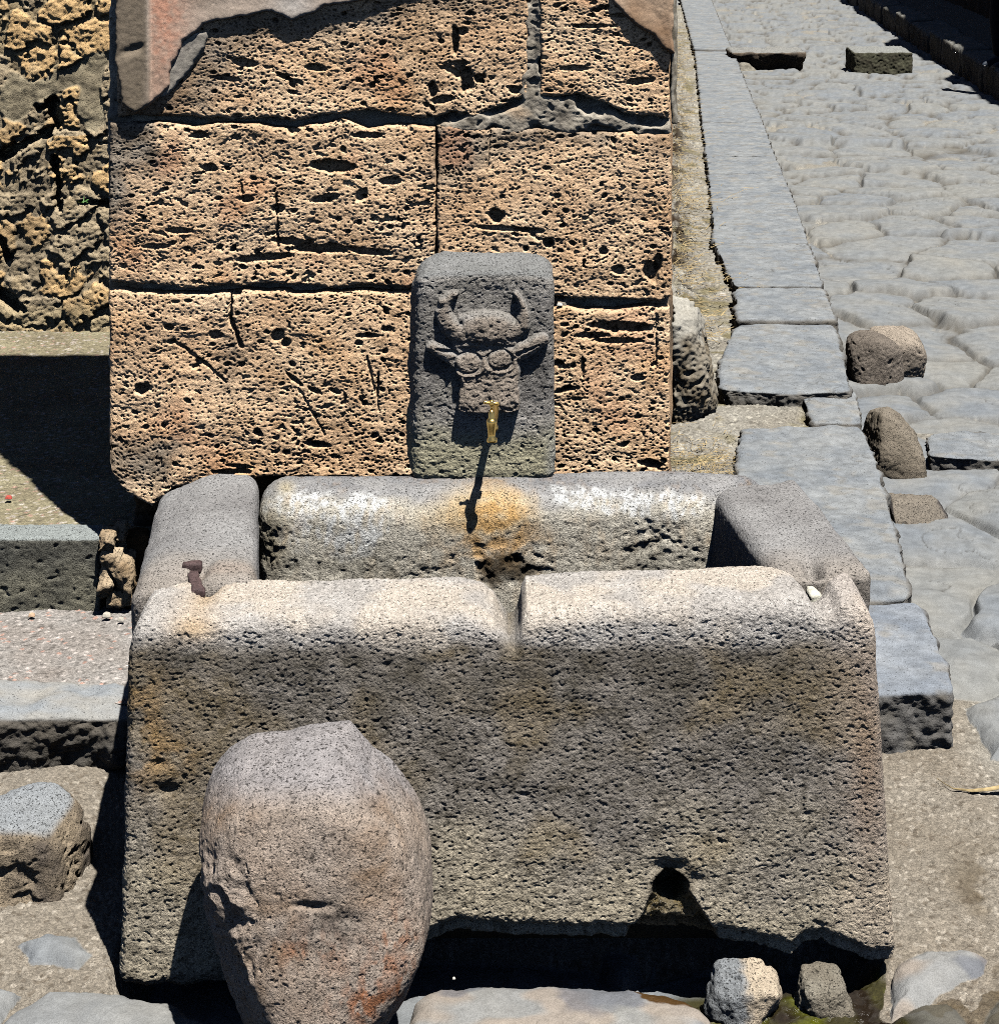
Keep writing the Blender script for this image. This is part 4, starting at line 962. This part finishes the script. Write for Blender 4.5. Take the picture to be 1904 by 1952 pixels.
for i in range(len(js) - 1):
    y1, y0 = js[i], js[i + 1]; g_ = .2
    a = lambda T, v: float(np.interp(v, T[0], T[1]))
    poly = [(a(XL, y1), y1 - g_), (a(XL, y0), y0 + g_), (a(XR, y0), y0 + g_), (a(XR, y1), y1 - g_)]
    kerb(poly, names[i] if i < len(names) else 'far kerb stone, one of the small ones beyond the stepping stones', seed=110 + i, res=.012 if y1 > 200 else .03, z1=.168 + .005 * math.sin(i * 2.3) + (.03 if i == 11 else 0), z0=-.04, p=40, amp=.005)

def rocktag(o, label, cat='stone', group=None): return tag(o, label, cat, group)
RB_A, RB_B = lin(168, 156, 142) * .76, lin(142, 132, 122) * .70
def rcol(a, b, seed, top=None):
    def f(P, N):
        n = len(P); x, y, z = P.T; c = mixc(base(n, a), b, .5 + .8 * fbm(x * 8, y * 8, z * 8, 3, seed)); c = mixc(c, lin(54, 50, 44) * .5, ss(.4, .8, pn(x * 90, y * 90, z * 90, seed)) * .6)
        if top is not None: c = mixc(c, top, ss(.5, .85, N[:, 2]) * .8)
        return c
    return f
def one_rock(name, parts, mat=M_LAVA):
    V = []; Q = []; Cc = []; o = 0
    for (P, N, q), cf in parts: V.append(P); Q.append(q + o); Cc.append(cf(P, N)); o += len(P)
    return reorigin(make_mesh(name, np.concatenate(V), np.concatenate(Q), mat, np.concatenate(Cc)))
dsp = lambda s, a=.005, k=14, f=.0030: (lambda P, N: rough_noise(P, s, a, k, f, 80) - .009 * ss(.5, .8, pn(P[:, 0] * 38, P[:, 1] * 38, P[:, 2] * 38, s)))
# two-lobed stone by the kerb
Yr = 8.36
r1 = rock((1.655, Yr - .03, .10), (.12, .11, .14), box_planes(.120, .12, .145) + [((-1, -.4, 1), .150), ((1, .2, 1), .140), ((-.5, -1, .2), .12), ((.6, -1, 0), .12), ((-1, 0, -.6), .135)], p=6, res=.005, disp=dsp(201))
r2 = rock((1.775, Yr + .06, .105), (.12, .10, .13), box_planes(.122, .12, .138) + [((1, -.2, 1), .14), ((1, -.6, -.6), .135), ((-.3, -.5, 1), .14), ((0, -1, -.7), .12)], p=6, res=.005, disp=dsp(202))
rocktag(one_rock('boulder', [(r1, rcol(RB_B, RB_B * .8, 203)), (r2, rcol(RB_A, RB_B, 204, RB_A * 1.1))]), 'two-lobed brown boulder beside the broad square kerb slab', 'boulder')
r = rock((1.487, 7.14, .07), (.12, .14, .14), [((-1, -.1, .25), .090), ((1, -.1, .1), .105), ((1, -.2, .9), .100), ((0, .1, 1), .165), ((.1, -1, .75), .115), ((.2, 1, 0), .12), ((0, 0, -1), .1), ((-.5, -1, -.1), .14), ((0, -1, 0), .155), ((-.5, .2, 1), .17)], p=13, res=.0045, disp=dsp(205, .006, 16, .0025))
rocktag(one_rock('boulder', [(r, rcol(lin(140, 130, 116) * .72, lin(108, 100, 88) * .66, 206, lin(160, 150, 136) * .66))]), 'pitted dark wedge-shaped stone against the largest kerb slab', 'boulder')
r = rock((1.425, 6.52, .0), (.13, .16, .10), [((-1, 0, .1), .09), ((1, -.1, .5), .12), ((.35, -.75, 1), .075), ((0, .2, 1), .10), ((0, -1, .6), .13), ((.3, 1, 0), .14), ((0, 0, -1), .1), ((.6, .8, .2), .15)], p=12, res=.005, disp=dsp(207, .008, 13, .003))
rocktag(one_rock('boulder', [(r, rcol(lin(104, 98, 98) * .56, lin(78, 74, 70) * .52, 208, lin(166, 156, 142) * .62))]), 'low dark broken stone with a pale top, nearer of the stones along the kerb', 'boulder')
# raised paving slab with a visible front face
tag(slab_from([(1766, 826), (1800, 818), (2040, 828), (2060, 872), (1900, 876), (1770, 868)], .068, -.06, 209, 'paving_slab', res=.006, p=16, amp=.008), 'raised paving slab with a dark rough front edge, right of the pitted stone', 'paving slab')

# stones around the foundations, left
r = rock(at(40, 1600, Y=4.20)[:2] + (.02,), (.17, .16, .16), [((1, -.15, .10), .140), ((-1, 0, 0), .16), ((.10, -.10, 1), .150), ((.1, -1, .12), .135), ((0, 1, 0), .13), ((0, 0, -1), .10), ((-.8, -1, -.5), .150), ((.8, -.8, -.1), .165), ((0, -.9, 1), .172), ((.9, -.3, .8), .170), ((.6, .8, .3), .155), ((-.5, .7, .8), .15)], p=11, res=.0035, disp=lambda P, N: rough_noise(P, 211, .010, 9, .002, 70) - (.010 * ss(-.1, .5, fbm(P[:, 0] * 22, P[:, 1] * 22, P[:, 2] * 30, 3, 212)) * ss(.75, .3, N[:, 2])))
rocktag(one_rock('boulder', [(r, lambda P, N: mixc(mixc(base(len(P), lin(168, 152, 130) * .62), lin(116, 106, 96) * .58, .4 + .9 * fbm(P[:, 0] * 10, P[:, 1] * 10, P[:, 2] * 10, 3, 5)), lin(170, 176, 182) * .66, ss(.72, .92, N[:, 2]) * .9))]), 'rounded block with a smooth pale top and rough face, lower left of the basin', 'boulder')
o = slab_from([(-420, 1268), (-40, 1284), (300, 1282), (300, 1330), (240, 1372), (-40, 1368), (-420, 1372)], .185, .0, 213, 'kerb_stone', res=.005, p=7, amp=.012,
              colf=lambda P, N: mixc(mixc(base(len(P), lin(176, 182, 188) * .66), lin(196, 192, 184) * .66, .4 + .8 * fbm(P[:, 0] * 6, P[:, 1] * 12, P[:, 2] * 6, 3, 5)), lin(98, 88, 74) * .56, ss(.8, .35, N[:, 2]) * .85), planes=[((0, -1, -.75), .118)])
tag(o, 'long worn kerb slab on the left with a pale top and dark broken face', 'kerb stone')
P, N, Q = rounded_box((2.0, .13, .30), .012, .005, dims=(520, 26, 76)); P = P + np.array([-3.122, 5.312, .075], np.float32)
P[:, 0] += .004 * fbm(P[:, 2] * 12, P[:, 2] * 0, 0, 2, 3)
d_ = .005 * fbm(P[:, 0] * 6, P[:, 1] * 6, P[:, 2] * 9, 3, 4) + .002 * fbm(P[:, 0] * 60, P[:, 1] * 60, P[:, 2] * 80, 2, 5) - .006 * ss(.35, .7, pn(P[:, 0] * 42, P[:, 1] * 42, P[:, 2] * 70, 6)) * ss(.8, .2, N[:, 2])
x_, z_ = P[:, 0], P[:, 2]
cc = mixc(base(len(P), lin(156, 152, 134) * .64), lin(128, 126, 114) * .6, .5 + .8 * fbm(x_ * 9, z_ * 9, 0, 3, 7)); cc = mixc(cc, lin(96, 98, 98) * .55, ss(.22, .34, z_) * .6); cc = mixc(cc, lin(176, 184, 184) * .66, ss(.3, .8, N[:, 2]) * .85)
P = P + N * d_[:, None]
tag(reorigin(make_mesh('threshold_block', P, Q, M_LAVA, cc)), 'long grey-green threshold block at the foot of the ruined doorway, left', 'stone block')
# broken tuff stones between the threshold and the wall
GS = 'broken tuff stones wedged beside the threshold'
for i, (dx, dy, hx, hz, lab, tw) in enumerate([(206, 1028, .022, .026, 'lumpy pale tuff stone at the top left of the wedged heap', .2), (218, 1066, .030, .036, 'middle tuff stone of the wedged heap, just under the two top ones', -.4), (228, 1022, .015, .030, 'slim upright tuff stone at the top of the wedged heap', .1),
                                         (204, 1108, .020, .048, 'tall pale tuff splinter beside the threshold corner', .3), (236, 1090, .030, .050, 'tuff stone leaning on the left side of the basin', -.3), (232, 1134, .034, .024, 'lowest brownish tuff stone of the wedged heap', .2)]):
    px, py, pz = at(dx, dy, Y=5.30 + .02 * (i % 3))
    r = rock((px, py, pz), (hx, .04, hz), box_planes(hx, .04, hz) + [((1, -1, 1), hx * 1.3), ((-1, -1, tw * 3), hx * 1.25), ((tw * 3, -1, -1), hx * 1.35)], p=16, res=.003, disp=lambda P, N: rough_noise(P, 230 + i, .007, 26, .002, 120))
    rocktag(one_rock('rubble_stone', [(r, rcol(lin(206, 186, 158) * .7, lin(160, 136, 106) * .62, 231 + i))], M_TUFF), lab, 'stone', GS)
P, N, Q = rock((-1.08, 5.40, .16), (.09, .08, .22), box_planes(.085, .05, .21), p=8, res=.006, disp=lambda P, N: rough_noise(P, 240, .018, 16, .004, 80))
rocktag(reorigin(make_mesh('rubble_stone', P, Q, M_TUFF, base(len(P), lin(120, 92, 64) * .5))), 'dark earthy stone behind the wedged tuff pieces', 'stone', GS)

# pale lump at the street corner of the wall
r = rock((.755, 7.45, .30), (.09, .14, .26), [((1, -.1, .18), .075), ((-1, 0, 0), .085), ((0, -1, -.10), .12), ((0, 1, 0), .12), ((.25, -.2, 1), .235), ((0, 0, -1), .22), ((.9, -.6, -.45), .12), ((.8, -.9, .3), .11)], p=9, res=.005, disp=lambda P, N: rough_noise(P, 251, .016, 9, .006, 60) - .018 * ss(.2, .6, pn(P[:, 0] * 24, P[:, 1] * 24, P[:, 2] * 30, 5)))
rocktag(one_rock('corner_stone', [(r, lambda P, N: mixc(mixc(base(len(P), lin(158, 150, 136) * .6), lin(128, 114, 92) * .52, .4 + fbm(P[:, 0] * 12, P[:, 1] * 12, P[:, 2] * 9, 3, 6)), lin(196, 194, 186) * .58, ss(.40, .5, P[:, 2] + .06 * fbm(P[:, 0] * 16, P[:, 1] * 16, P[:, 2] * 16, 2, 7)) * .7))], M_MORT), 'whitish rough lump of masonry at the foot of the wall corner', 'stone')

# the big leaning boulder in front
def boulder():
    yc = 3.55
    ol = [(372, 1600), (384, 1535), (410, 1492), (450, 1462), (530, 1452), (598, 1437), (655, 1441), (700, 1492), (765, 1556), (800, 1625), (818, 1710), (814, 1790), (790, 1860), (745, 1945), (690, 2020), (500, 2030), (440, 1960), (415, 1880), (398, 1790), (388, 1700), (376, 1640)]
    pw = [at(a, b, Y=yc - .02) for a, b in ol]; pts = [(p[0], p[2]) for p in pw]
    c = (at(600, 1720, Y=yc)[0], at(600, 1720, Y=yc)[2])
    ang = np.array([math.atan2(p[1] - c[1], p[0] - c[0]) for p in pts]); rad = np.array([math.hypot(p[0] - c[0], p[1] - c[1]) for p in pts])
    o = np.argsort(ang); ang, rad = ang[o], rad[o]; ang = np.concatenate([ang - 2 * math.pi, ang, ang + 2 * math.pi]); rad = np.tile(rad, 3)
    L, Q = box_lattice(230, 150, 260); D = (L * 2 - 1) * np.array([.23, .19, .30]); D /= np.linalg.norm(D, axis=1)[:, None]
    th = np.arctan2(D[:, 2], D[:, 0]); R = np.interp(th, ang, rad)
    # outline distance across, depth planes towards and away from the camera
    ax = np.hypot(D[:, 0], D[:, 2]) / R
    acc = ax ** 13
    for nv, d in [((-.04, -1, .20), .158), ((-.34, -1, .10), .180), ((.46, -1, .16), .190), ((.05, -1, .55), .225), ((.35, -.9, .9), .30), ((0, 1, 0), .16), ((.1, -1, -.30), .27), ((-.76, -.56, -.30), .186), ((-.9, -.5, .35), .235), ((.85, -.6, -.55), .235), ((0, -.35, 1), .268), ((-.5, -.3, 1), .275)]:
        nv = np.array(nv); nv = nv / np.linalg.norm(nv); acc = acc + (np.maximum(D @ nv, 0) / d) ** 13
    P = D * (acc ** (-1 / 13.0))[:, None]; N = D.astype(np.float32)
    P = (P + np.array([c[0], yc, c[1]])).astype(np.float32); x, y, z = P.T
    d = .007 * fbm(x * 6, y * 6, z * 6, 3, 301) + .0012 * fbm(x * 60, y * 60, z * 60, 2, 302) - .0030 * ss(.40, .68, pn(x * 110, y * 110, z * 110, 303) + .3 * pn(x * 50, y * 50, z * 50, 304))
    px = x / y * F + PX; py = (CAM_H - z) / y * F + HY
    d = d - .012 * gauss(px, py, 600, 1728, 40, 8, .06) - .010 * gauss(px, py, 640, 1760, 60, 50) * ss(-.3, .5, fbm(x * 25, y * 25, z * 25, 2, 6)) 
    left = ss(.42, .62, -N[:, 0]) * ss(1600, 1650, py); d = d - left * .020 * np.abs(fbm(x * 14, y * 14, z * 14, 3, 305))
    P = P + N * d[:, None]; n = len(P); m = fbm(x * 7, y * 7, z * 7, 3, 306); m2 = fbm(x * 20, y * 20, z * 20, 3, 307)
    c_ = mixc(base(n, lin(182, 166, 152) * .84), lin(164, 152, 142) * .80, .5 + .9 * m)
    c_ = mixc(c_, lin(172, 170, 174) * .64, ss(1560, 1480, py + 20 * m) * .8)
    c_ = mixc(c_, lin(150, 116, 80) * .6, (gauss(px, py, 430, 1560, 60, 50) * .5 + gauss(px, py, 520, 1800, 90, 160) * .45 + gauss(px, py, 730, 1600, 60, 120) * .45 + gauss(px, py, 690, 1700, 60, 80) * .3) * (.7 + m2))
    st_ = ss(-.35, .45, fbm(x * 34, y * 34, z * 22, 4, 315, .65))
    c_ = mixc(c_, lin(184, 116, 72) * .66, st_ * ((gauss(px, py, 750, 1850, 55, 85, .2) + .6 * gauss(px, py, 600, 1810, 60, 40) + .7 * gauss(px, py, 690, 1930, 60, 60)) * (.75 + .9 * m2)).clip(0, .85))
    c_ = mixc(c_, lin(112, 108, 104) * .58, gauss(px, py, 640, 1765, 60, 45) * .7)
    c_ = c_ * (1 + .18 * fbm(x * 40, y * 40, z * 40, 3, 316))[:, None]
    c_ = mixc(c_, lin(52, 46, 42) * .5, ss(.42, .7, pn(x * 105, y * 105, z * 105, 303)) * .75)
    return make_mesh('boulder', P, Q, M_LAVA, c_)
tag(reorigin(boulder()), 'big brown boulder with rust-orange patches leaning on the front of the basin', 'boulder')
# two small stones by the drain
r = rock((at(1424, 1882, Y=3.76)[0], 3.752, .010), (.07, .04, .05), [((1, 0, .2), .066), ((-1, 0, .3), .070), ((0, -.3, 1), .034), ((0, -1, .2), .040), ((0, 1, 0), .04), ((0, 0, -1), .05), ((.8, -.6, -.5), .055), ((-.4, -.6, 1), .038), ((.6, -.2, 1), .046), ((-.7, -1, 0), .055)], p=14, res=.0022, disp=dsp(310, .005, 24, .0012))
rocktag(one_rock('small_stone', [(r, lambda P, N: mixc(base(len(P), lin(150, 154, 158) * .66), lin(206, 190, 168) * .7, ss(-.01, .015, (P[:, 0] - at(1424, 1882, Y=3.70)[0]) + .01 * fbm(P[:, 0] * 40, P[:, 1] * 40, P[:, 2] * 40, 2, 5))))], M_LAVA), 'larger of two small stones at the drain, half blue-grey and half cream', 'stone')
r = rock((at(1566, 1886, Y=3.76)[0], 3.750, .008), (.05, .035, .04), [((1, 0, .3), .048), ((-1, 0, .2), .046), ((0, -.3, 1), .030), ((0, -1, .2), .040), ((0, 1, 0), .04), ((0, 0, -1), .04), ((.7, -.6, .8), .046), ((-.7, -.6, -.3), .046)], p=9, res=.002, disp=dsp(312, .005, 30, .002))
rocktag(one_rock('small_stone', [(r, rcol(lin(168, 162, 148) * .66, lin(140, 132, 118) * .62, 313))], M_LAVA), 'smaller of two small stones at the drain, evenly grey and pitted', 'stone')

# stepping stones across the street
P = rock((3.255, 23.15, .09), (.46, .36, .16), [((-1, 0, -.1), .44), ((1, 0, -.1), .44), ((0, 0, 1), .155), ((.03, -1, -.55), .27), ((0, 1, 0), .3), ((0, 0, -1), .12), ((.6, -1, -.5), .42)], p=14, res=.013, disp=lambda P, N: rough_noise(P, 320, .03, 5, .006, 30))
tag(one_rock('stepping_stone', [(P, lambda P, N: mixc(rcol(lin(150, 134, 116) * .6, lin(110, 100, 90) * .56, 321)(P, N), lin(172, 174, 172) * .64, ss(.6, .9, N[:, 2]) * .8))]), 'broken stepping stone next to the kerb, with an undercut front', 'stepping stone', 'stepping stones across the street')
P = rock((4.55, 22.68, .10), (.37, .30, .2), [((-1, 0, .02), .345), ((1, 0, 0), .35), ((0, -.05, 1), .185), ((0, -1, 0), .26), ((0, 1, 0), .3), ((0, 0, -1), .16)], p=20, res=.011, disp=lambda P, N: rough_noise(P, 322, .01, 8, .008, 34))
tag(one_rock('stepping_stone', [(P, lambda P, N: mixc(rcol(lin(112, 112, 92) * .56, lin(92, 88, 74) * .52, 323)(P, N), lin(176, 178, 176) * .64, ss(.6, .9, N[:, 2]) * .8))]), 'square-cut stepping stone standing alone in the middle of the street', 'stepping stone', 'stepping stones across the street')
P = rock((2.97, 22.78, .02), (.12, .08, .08), [((-1, -.3, .5), .10), ((1, -.2, 1), .085), ((0, -1, .5), .07), ((0, 1, 0), .08), ((0, 0, -1), .05), ((0, -.2, 1), .09)], p=14, res=.012, disp=lambda P, N: rough_noise(P, 325, .006, 16, .002, 60))
tag(one_rock('small_stone', [(P, rcol(lin(180, 176, 164) * .66, lin(160, 154, 140) * .62, 326))]), 'pale angular fragment lying under the broken stepping stone', 'stone')

# far kerb: high blocks on the other side of the street
GF = 'high kerb blocks on the far side of the street'
rr = random.Random(5); y = 15.2; i = 0
while y < 62:
    ln = rr.uniform(1.0, 1.9); xm = far_kerb_x(y + ln / 2); wd = .34 + rr.uniform(0, .16); zt = .335 + rr.uniform(-.02, .03)
    ang = math.atan(.093)
    n1 = (math.cos(ang), -math.sin(ang), 0); n2 = (math.sin(ang), math.cos(ang), 0)
    P = rock((xm + wd / 2, y + ln / 2, zt / 2 - .05), (wd / 2, ln / 2, zt / 2 + .05), [((-n1[0], -n1[1], 0), wd / 2), (n1, wd / 2), (n2, ln / 2 - .02), ((-n2[0], -n2[1], 0), ln / 2 - .02), ((-.05, 0, 1), zt / 2 + .05), ((0, 0, -1), zt / 2 + .05), ((-1, 0, 1), (wd + zt) / 2 / 1.414 + .03)], p=16, res=.03 if y < 30 else .07, disp=lambda P, N: rough_noise(P, 330 + i, .02, 4, .010, 22))
    tag(one_rock('kerb_block', [(P, slab_col(lin(166, 164, 152) * .62, lin(180, 180, 176) * .64, 340 + i, .4))], M_SLAB), 'high kerb block in the row along the far side of the street', 'kerb block', GF)
    y += ln + rr.uniform(0, .04) + (.22 if rr.random() < .25 else 0); i += 1

# shaded house wall beyond the far kerb
def far_house():
    P, N, Q = rounded_box((.6, 70.0, 5.6), .03, .1, dims=(4, 300, 50)); P = P + np.array([1.33, 9.0, .1], np.float32)
    P[:, 0] += far_kerb_x(P[:, 1]); P[:, 2] += .5 * pn(P[:, 1] * .7, P[:, 1] * 0, 0, 4) * ss(3, 5.6, P[:, 2]); P[:, 0] -= .25 * ss(.2, .5, pn(P[:, 1] * .45, P[:, 1] * 0, 0, 9)) * ss(0, .1, P[:, 2])
    P += N * (.03 * fbm(P[:, 0] * 3, P[:, 1] * 3, P[:, 2] * 3, 3, 3))[:, None]
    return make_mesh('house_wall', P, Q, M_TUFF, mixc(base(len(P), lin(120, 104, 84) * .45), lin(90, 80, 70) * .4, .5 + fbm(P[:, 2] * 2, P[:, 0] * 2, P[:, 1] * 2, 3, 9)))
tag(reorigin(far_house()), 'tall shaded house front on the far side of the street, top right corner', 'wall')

# ================================================================== SMALL THINGS
M_STRAW = stone_mat('dry_straw', rough=.8, spec=.2, sp=(60, .4), sp2=(9, .3), bump=None, basecol=(.30, .23, .12))
M_GREEN = stone_mat('weed_leaf', rough=.6, spec=.3, sp=(60, .3), sp2=(9, .2), bump=None, basecol=(.07, .17, .04))
def blades(spots, seed, hmin, hmax, lie=.9, wd=.0022):
    r = random.Random(seed); V = []; Q = []
    for (x, y, z) in spots:
        a = r.uniform(0, 6.283); L = r.uniform(hmin, hmax); up = r.uniform(.05, 1 - lie + .12); w_ = wd * r.uniform(.6, 1.4)
        dx, dy = math.cos(a), math.sin(a); sx, sy = -dy * w_, dx * w_; o = len(V); b = r.uniform(-.3, .3)
        for k in range(4):
            t = k / 3; px = x + dx * L * t + b * L * t * t * -dy; py = y + dy * L * t + b * L * t * t * dx; pz = z + L * up * (t * 1.6 - t * t * .9) + .003
            ww = 1 - .8 * t; V += [(px - sx * ww, py - sy * ww, pz), (px + sx * ww, py + sy * ww, pz + w_ * .5)]
        for k in range(3): Q.append((o + 2 * k, o + 2 * k + 1, o + 2 * k + 3, o + 2 * k + 2))
    return np.array(V, np.float32), np.array(Q, np.int32)
r_ = random.Random(3); sp = []
for _ in range(2600):
    y = 8.6 + 20 * r_.random() ** 1.6; u = abs(r_.gauss(0, .16)); sp.append((wall_side_x(y) + .02 + u * (.6 + .4 * math.sin(y * 2.1) ** 2), y, .15 + .02 * r_.random()))
V, Q = blades(sp, 4, .03, .12, .85); o = make_mesh('dry_grass', V, Q, M_STRAW); o['kind'] = 'stuff'
sp = []
for _ in range(900):
    sp.append((.74 + r_.gauss(0, .12) , 6.75 + r_.gauss(0, .22), .135))
for _ in range(380): sp.append((.62 + abs(r_.gauss(0, .1)), 6.2 + r_.gauss(0, .3), .135))
for _ in range(160): sp.append((wall_side_x(5.4) + .03 + abs(r_.gauss(0, .02)), 5.2 + r_.random() * 1.6, .13))
V, Q = blades(sp, 5, .015, .06, .8, .0014); o = make_mesh('dry_grass', V, Q, M_STRAW); o['kind'] = 'stuff'
def tuft(pos, n, seed, hmin, hmax, rad, label, lie=.6, mat=M_STRAW, name='grass_tuft', cat='dry grass', group='tufts of dry grass between the stones', wd=.0016):
    r = random.Random(seed); V, Q = blades([(pos[0] + r.gauss(0, rad), pos[1] + r.gauss(0, rad * .7), pos[2]) for _ in range(n)], seed, hmin, hmax, lie, wd)
    return tag(reorigin(make_mesh(name, V, Q, mat)), label, cat, group)
tuft(at(1300, 395, z=.13), 60, 6, .12, .34, .10, 'long straw-yellow blades at the foot of the wall edge', .55)
tuft(at(1690, 745, z=.01), 30, 7, .03, .10, .03, 'small straw tuft at the foot of the two-lobed boulder', .4)
tuft(at(1706, 1024, z=.015), 50, 8, .02, .06, .018, 'orange-brown straw beside the low broken stone', .7)
tuft(at(203, 1135, z=.19), 50, 9, .03, .10, .012, 'wiry dry grass growing at the end of the threshold block', .1)
g = tuft(at(158, 388, Y=7.77), 14, 10, .012, .03, .008, 'tiny green weed rooted in the rubble wall', 0, M_GREEN, 'weed', 'plant', None, .004)
# fallen dry leaf and straw at the right
def strap(path, ws, mat, name, label, cat):
    V = []; Q = []
    for k, ((x, y, z), w_) in enumerate(zip(path, ws)):
        V += [(x, y - w_, z), (x, y, z + w_ * .5), (x, y + w_, z)]
    for k in range(len(path) - 1):
        for j in (0, 1): Q.append((3 * k + j, 3 * k + 3 + j, 3 * k + 4 + j, 3 * k + 1 + j))
    V = np.array(V, np.float32); Q = np.array(Q, np.int32)
    o = reorigin(make_mesh(name, V, Q, mat)); m = o.modifiers.new('thickness', 'SOLIDIFY'); m.thickness = .0015
    return tag(o, label, cat)
pth = [at(a, b, z=.022) for a, b in [(1786, 1484), (1800, 1494), (1816, 1503), (1850, 1507), (1885, 1504), (1915, 1498), (1950, 1496)]]
strap(pth, [.001, .002, .003, .007, .009, .009, .002], M_STRAW, 'fallen_leaf', 'long dry brown leaf lying on the dusty ground at right', 'leaf')
strap([at(a, b, z=.03) for a, b in [(1795, 878), (1830, 884), (1870, 892)]], [.002, .003, .002], M_STRAW, 'straw', 'single straw lying below the raised paving slab', 'straw')
# pebbles
GP = 'loose pebbles on the ground'
M_PEB = stone_mat('pebble', sp=(200, .2), sp2=(30, .1), bump=(200, .4, .002))
for (dx, dy, zz, sx, col, lab) in [(1067 , 580, None, 9, (230, 228, 220), 'white pebble caught in the wall joint beside the stele'), (1377, 562, .14, 11, (214, 206, 196), 'pale flat pebble on the earth strip left of the kerb'), (1050 * .8243, 2262 * .8243, .052, 5, (226, 222, 214), 'small white pebble on the back edge of the pale paving slab'),
                                   (1564, 1910, .0, 9, (196, 188, 176), 'pebble just in front of the smaller drain stone'), (1644, 1424, .01 + .0, 8, (216, 130, 110), 'pink chip of brick beside the blue-grey kerb block'), (18, 948, .37, 10, (206, 96, 84), 'red chip on the earth floor of the ruin at far left'),
                                   (1700, 1140 + 248, .03, 12, (190, 150, 130), 'reddish stone at the right corner of the blue-grey kerb block'), (205, 1172, .185, 13, (214, 206, 192), 'white pebble below the end of the threshold block'), (232, 1180, .185, 10, (206, 200, 188), 'white pebble close to the left side of the basin'), (62, 1172, .185, 10, (222, 190, 160), 'cream pebble under the threshold block at left')]:
    px, py, pz = at(dx, dy, Y=YW + .006) if zz is None else at(dx, dy, z=zz)
    s = sx / F * py * .5
    P, N, Q = rock((px, py, pz), (s, s, s * .6), [((1, .2, .3), s), ((-1, .3, .2), s), ((0, 1, 0), s), ((0, -1, .3), s), ((.2, 0, 1), s * .6), ((0, 0, -1), s * .6), ((.6, -1, .5), s)], p=6, res=s / 5)
    if dx == 1644: px = 0
    tag(reorigin(make_mesh('pebble', P, Q, M_PEB, base(len(P), lin(*col) * .75))), lab, 'pebble', GP)
# a person waiting at the far kerb, only partly in the picture
def person(x, y, z0, face, label):
    root = empty('person', (x, y, z0)); tag(root, label, 'person')
    J = {'pelvis': (0, 0, .93), 'chest': (0, 0, 1.28), 'neck': (0, 0, 1.47), 'head': (.0, -.02, 1.62), 'top': (0, -.01, 1.74),
         'sl': (.18, 0, 1.42), 'el': (.24, .03, 1.14), 'wl': (.22, -.10, .92), 'hl': (.21, -.14, .85), 'sr': (-.18, 0, 1.42), 'er': (-.25, .02, 1.14), 'wr': (-.23, -.08, .90), 'hr': (-.22, -.12, .82),
         'pl': (.10, 0, .88), 'kl': (.11, -.03, .50), 'al': (.12, .02, .10), 'pr': (-.10, 0, .88), 'kr': (-.12, -.05, .50), 'ar': (-.14, .0, .10)}
    E = [('pelvis', 'chest'), ('chest', 'neck'), ('neck', 'head'), ('head', 'top'), ('chest', 'sl'), ('sl', 'el'), ('el', 'wl'), ('wl', 'hl'), ('chest', 'sr'), ('sr', 'er'), ('er', 'wr'), ('wr', 'hr'), ('pelvis', 'pl'), ('pl', 'kl'), ('kl', 'al'), ('pelvis', 'pr'), ('pr', 'kr'), ('kr', 'ar')]
    R = {'pelvis': .14, 'chest': .15, 'neck': .06, 'head': .095, 'top': .06, 'sl': .065, 'el': .045, 'wl': .032, 'hl': .035, 'sr': .065, 'er': .045, 'wr': .032, 'hr': .035, 'pl': .10, 'kl': .065, 'al': .05, 'pr': .10, 'kr': .065, 'ar': .05}
    nm = list(J); me = bpy.data.meshes.new('body'); me.from_pydata([J[k] for k in nm], [(nm.index(a), nm.index(b)) for a, b in E], [])
    o = bpy.data.objects.new('body', me); COL.objects.link(o); o.parent = root; me.materials.append(M_CLOTH)
    sk = o.modifiers.new('skin', 'SKIN'); 
    for i, k in enumerate(nm): me.skin_vertices[0].data[i].radius = (R[k], R[k] * .8)
    me.skin_vertices[0].data[0].use_root = True
    sb_ = o.modifiers.new('sub', 'SUBSURF'); sb_.levels = 2; sb_.render_levels = 2
    for sx in (.12, -.14):
        P, N, Q = rock((0, 0, 0), (.05, .14, .05), [((1, 0, .2), .045), ((-1, 0, .2), .045), ((0, -1, .3), .16), ((0, 1, 0), .10), ((0, -.35, 1), .055), ((0, 0, -1), .04), ((0, .4, 1), .075)], p=8, res=.012)
        P = P + np.array([sx, -.03, .045], np.float32); me2 = make_mesh('shoe', P, Q, M_SHOE, base(len(P), (.03, .04, .06)), root)
        P, N, Q = rounded_box((.095, .27, .022), .01, .015); P = P + np.array([sx - .0475, -.195, .002], np.float32)
        make_mesh('sole', P, Q, M_PEB, base(len(P), (.8, .8, .8)), me2)
    root.rotation_euler = (0, 0, face)
M_CLOTH = stone_mat('dark_cloth', rough=.9, sp=(60, .2), sp2=(9, .2), bump=None, basecol=(.012, .013, .02)); M_SHOE = stone_mat('shoe_leather', rough=.6, sp=(200, .2), sp2=(30, .1), bump=None)
person(5.33, 19.95, .325, math.radians(-75), 'dark-clothed person standing on the far kerb, cut off by the right edge')
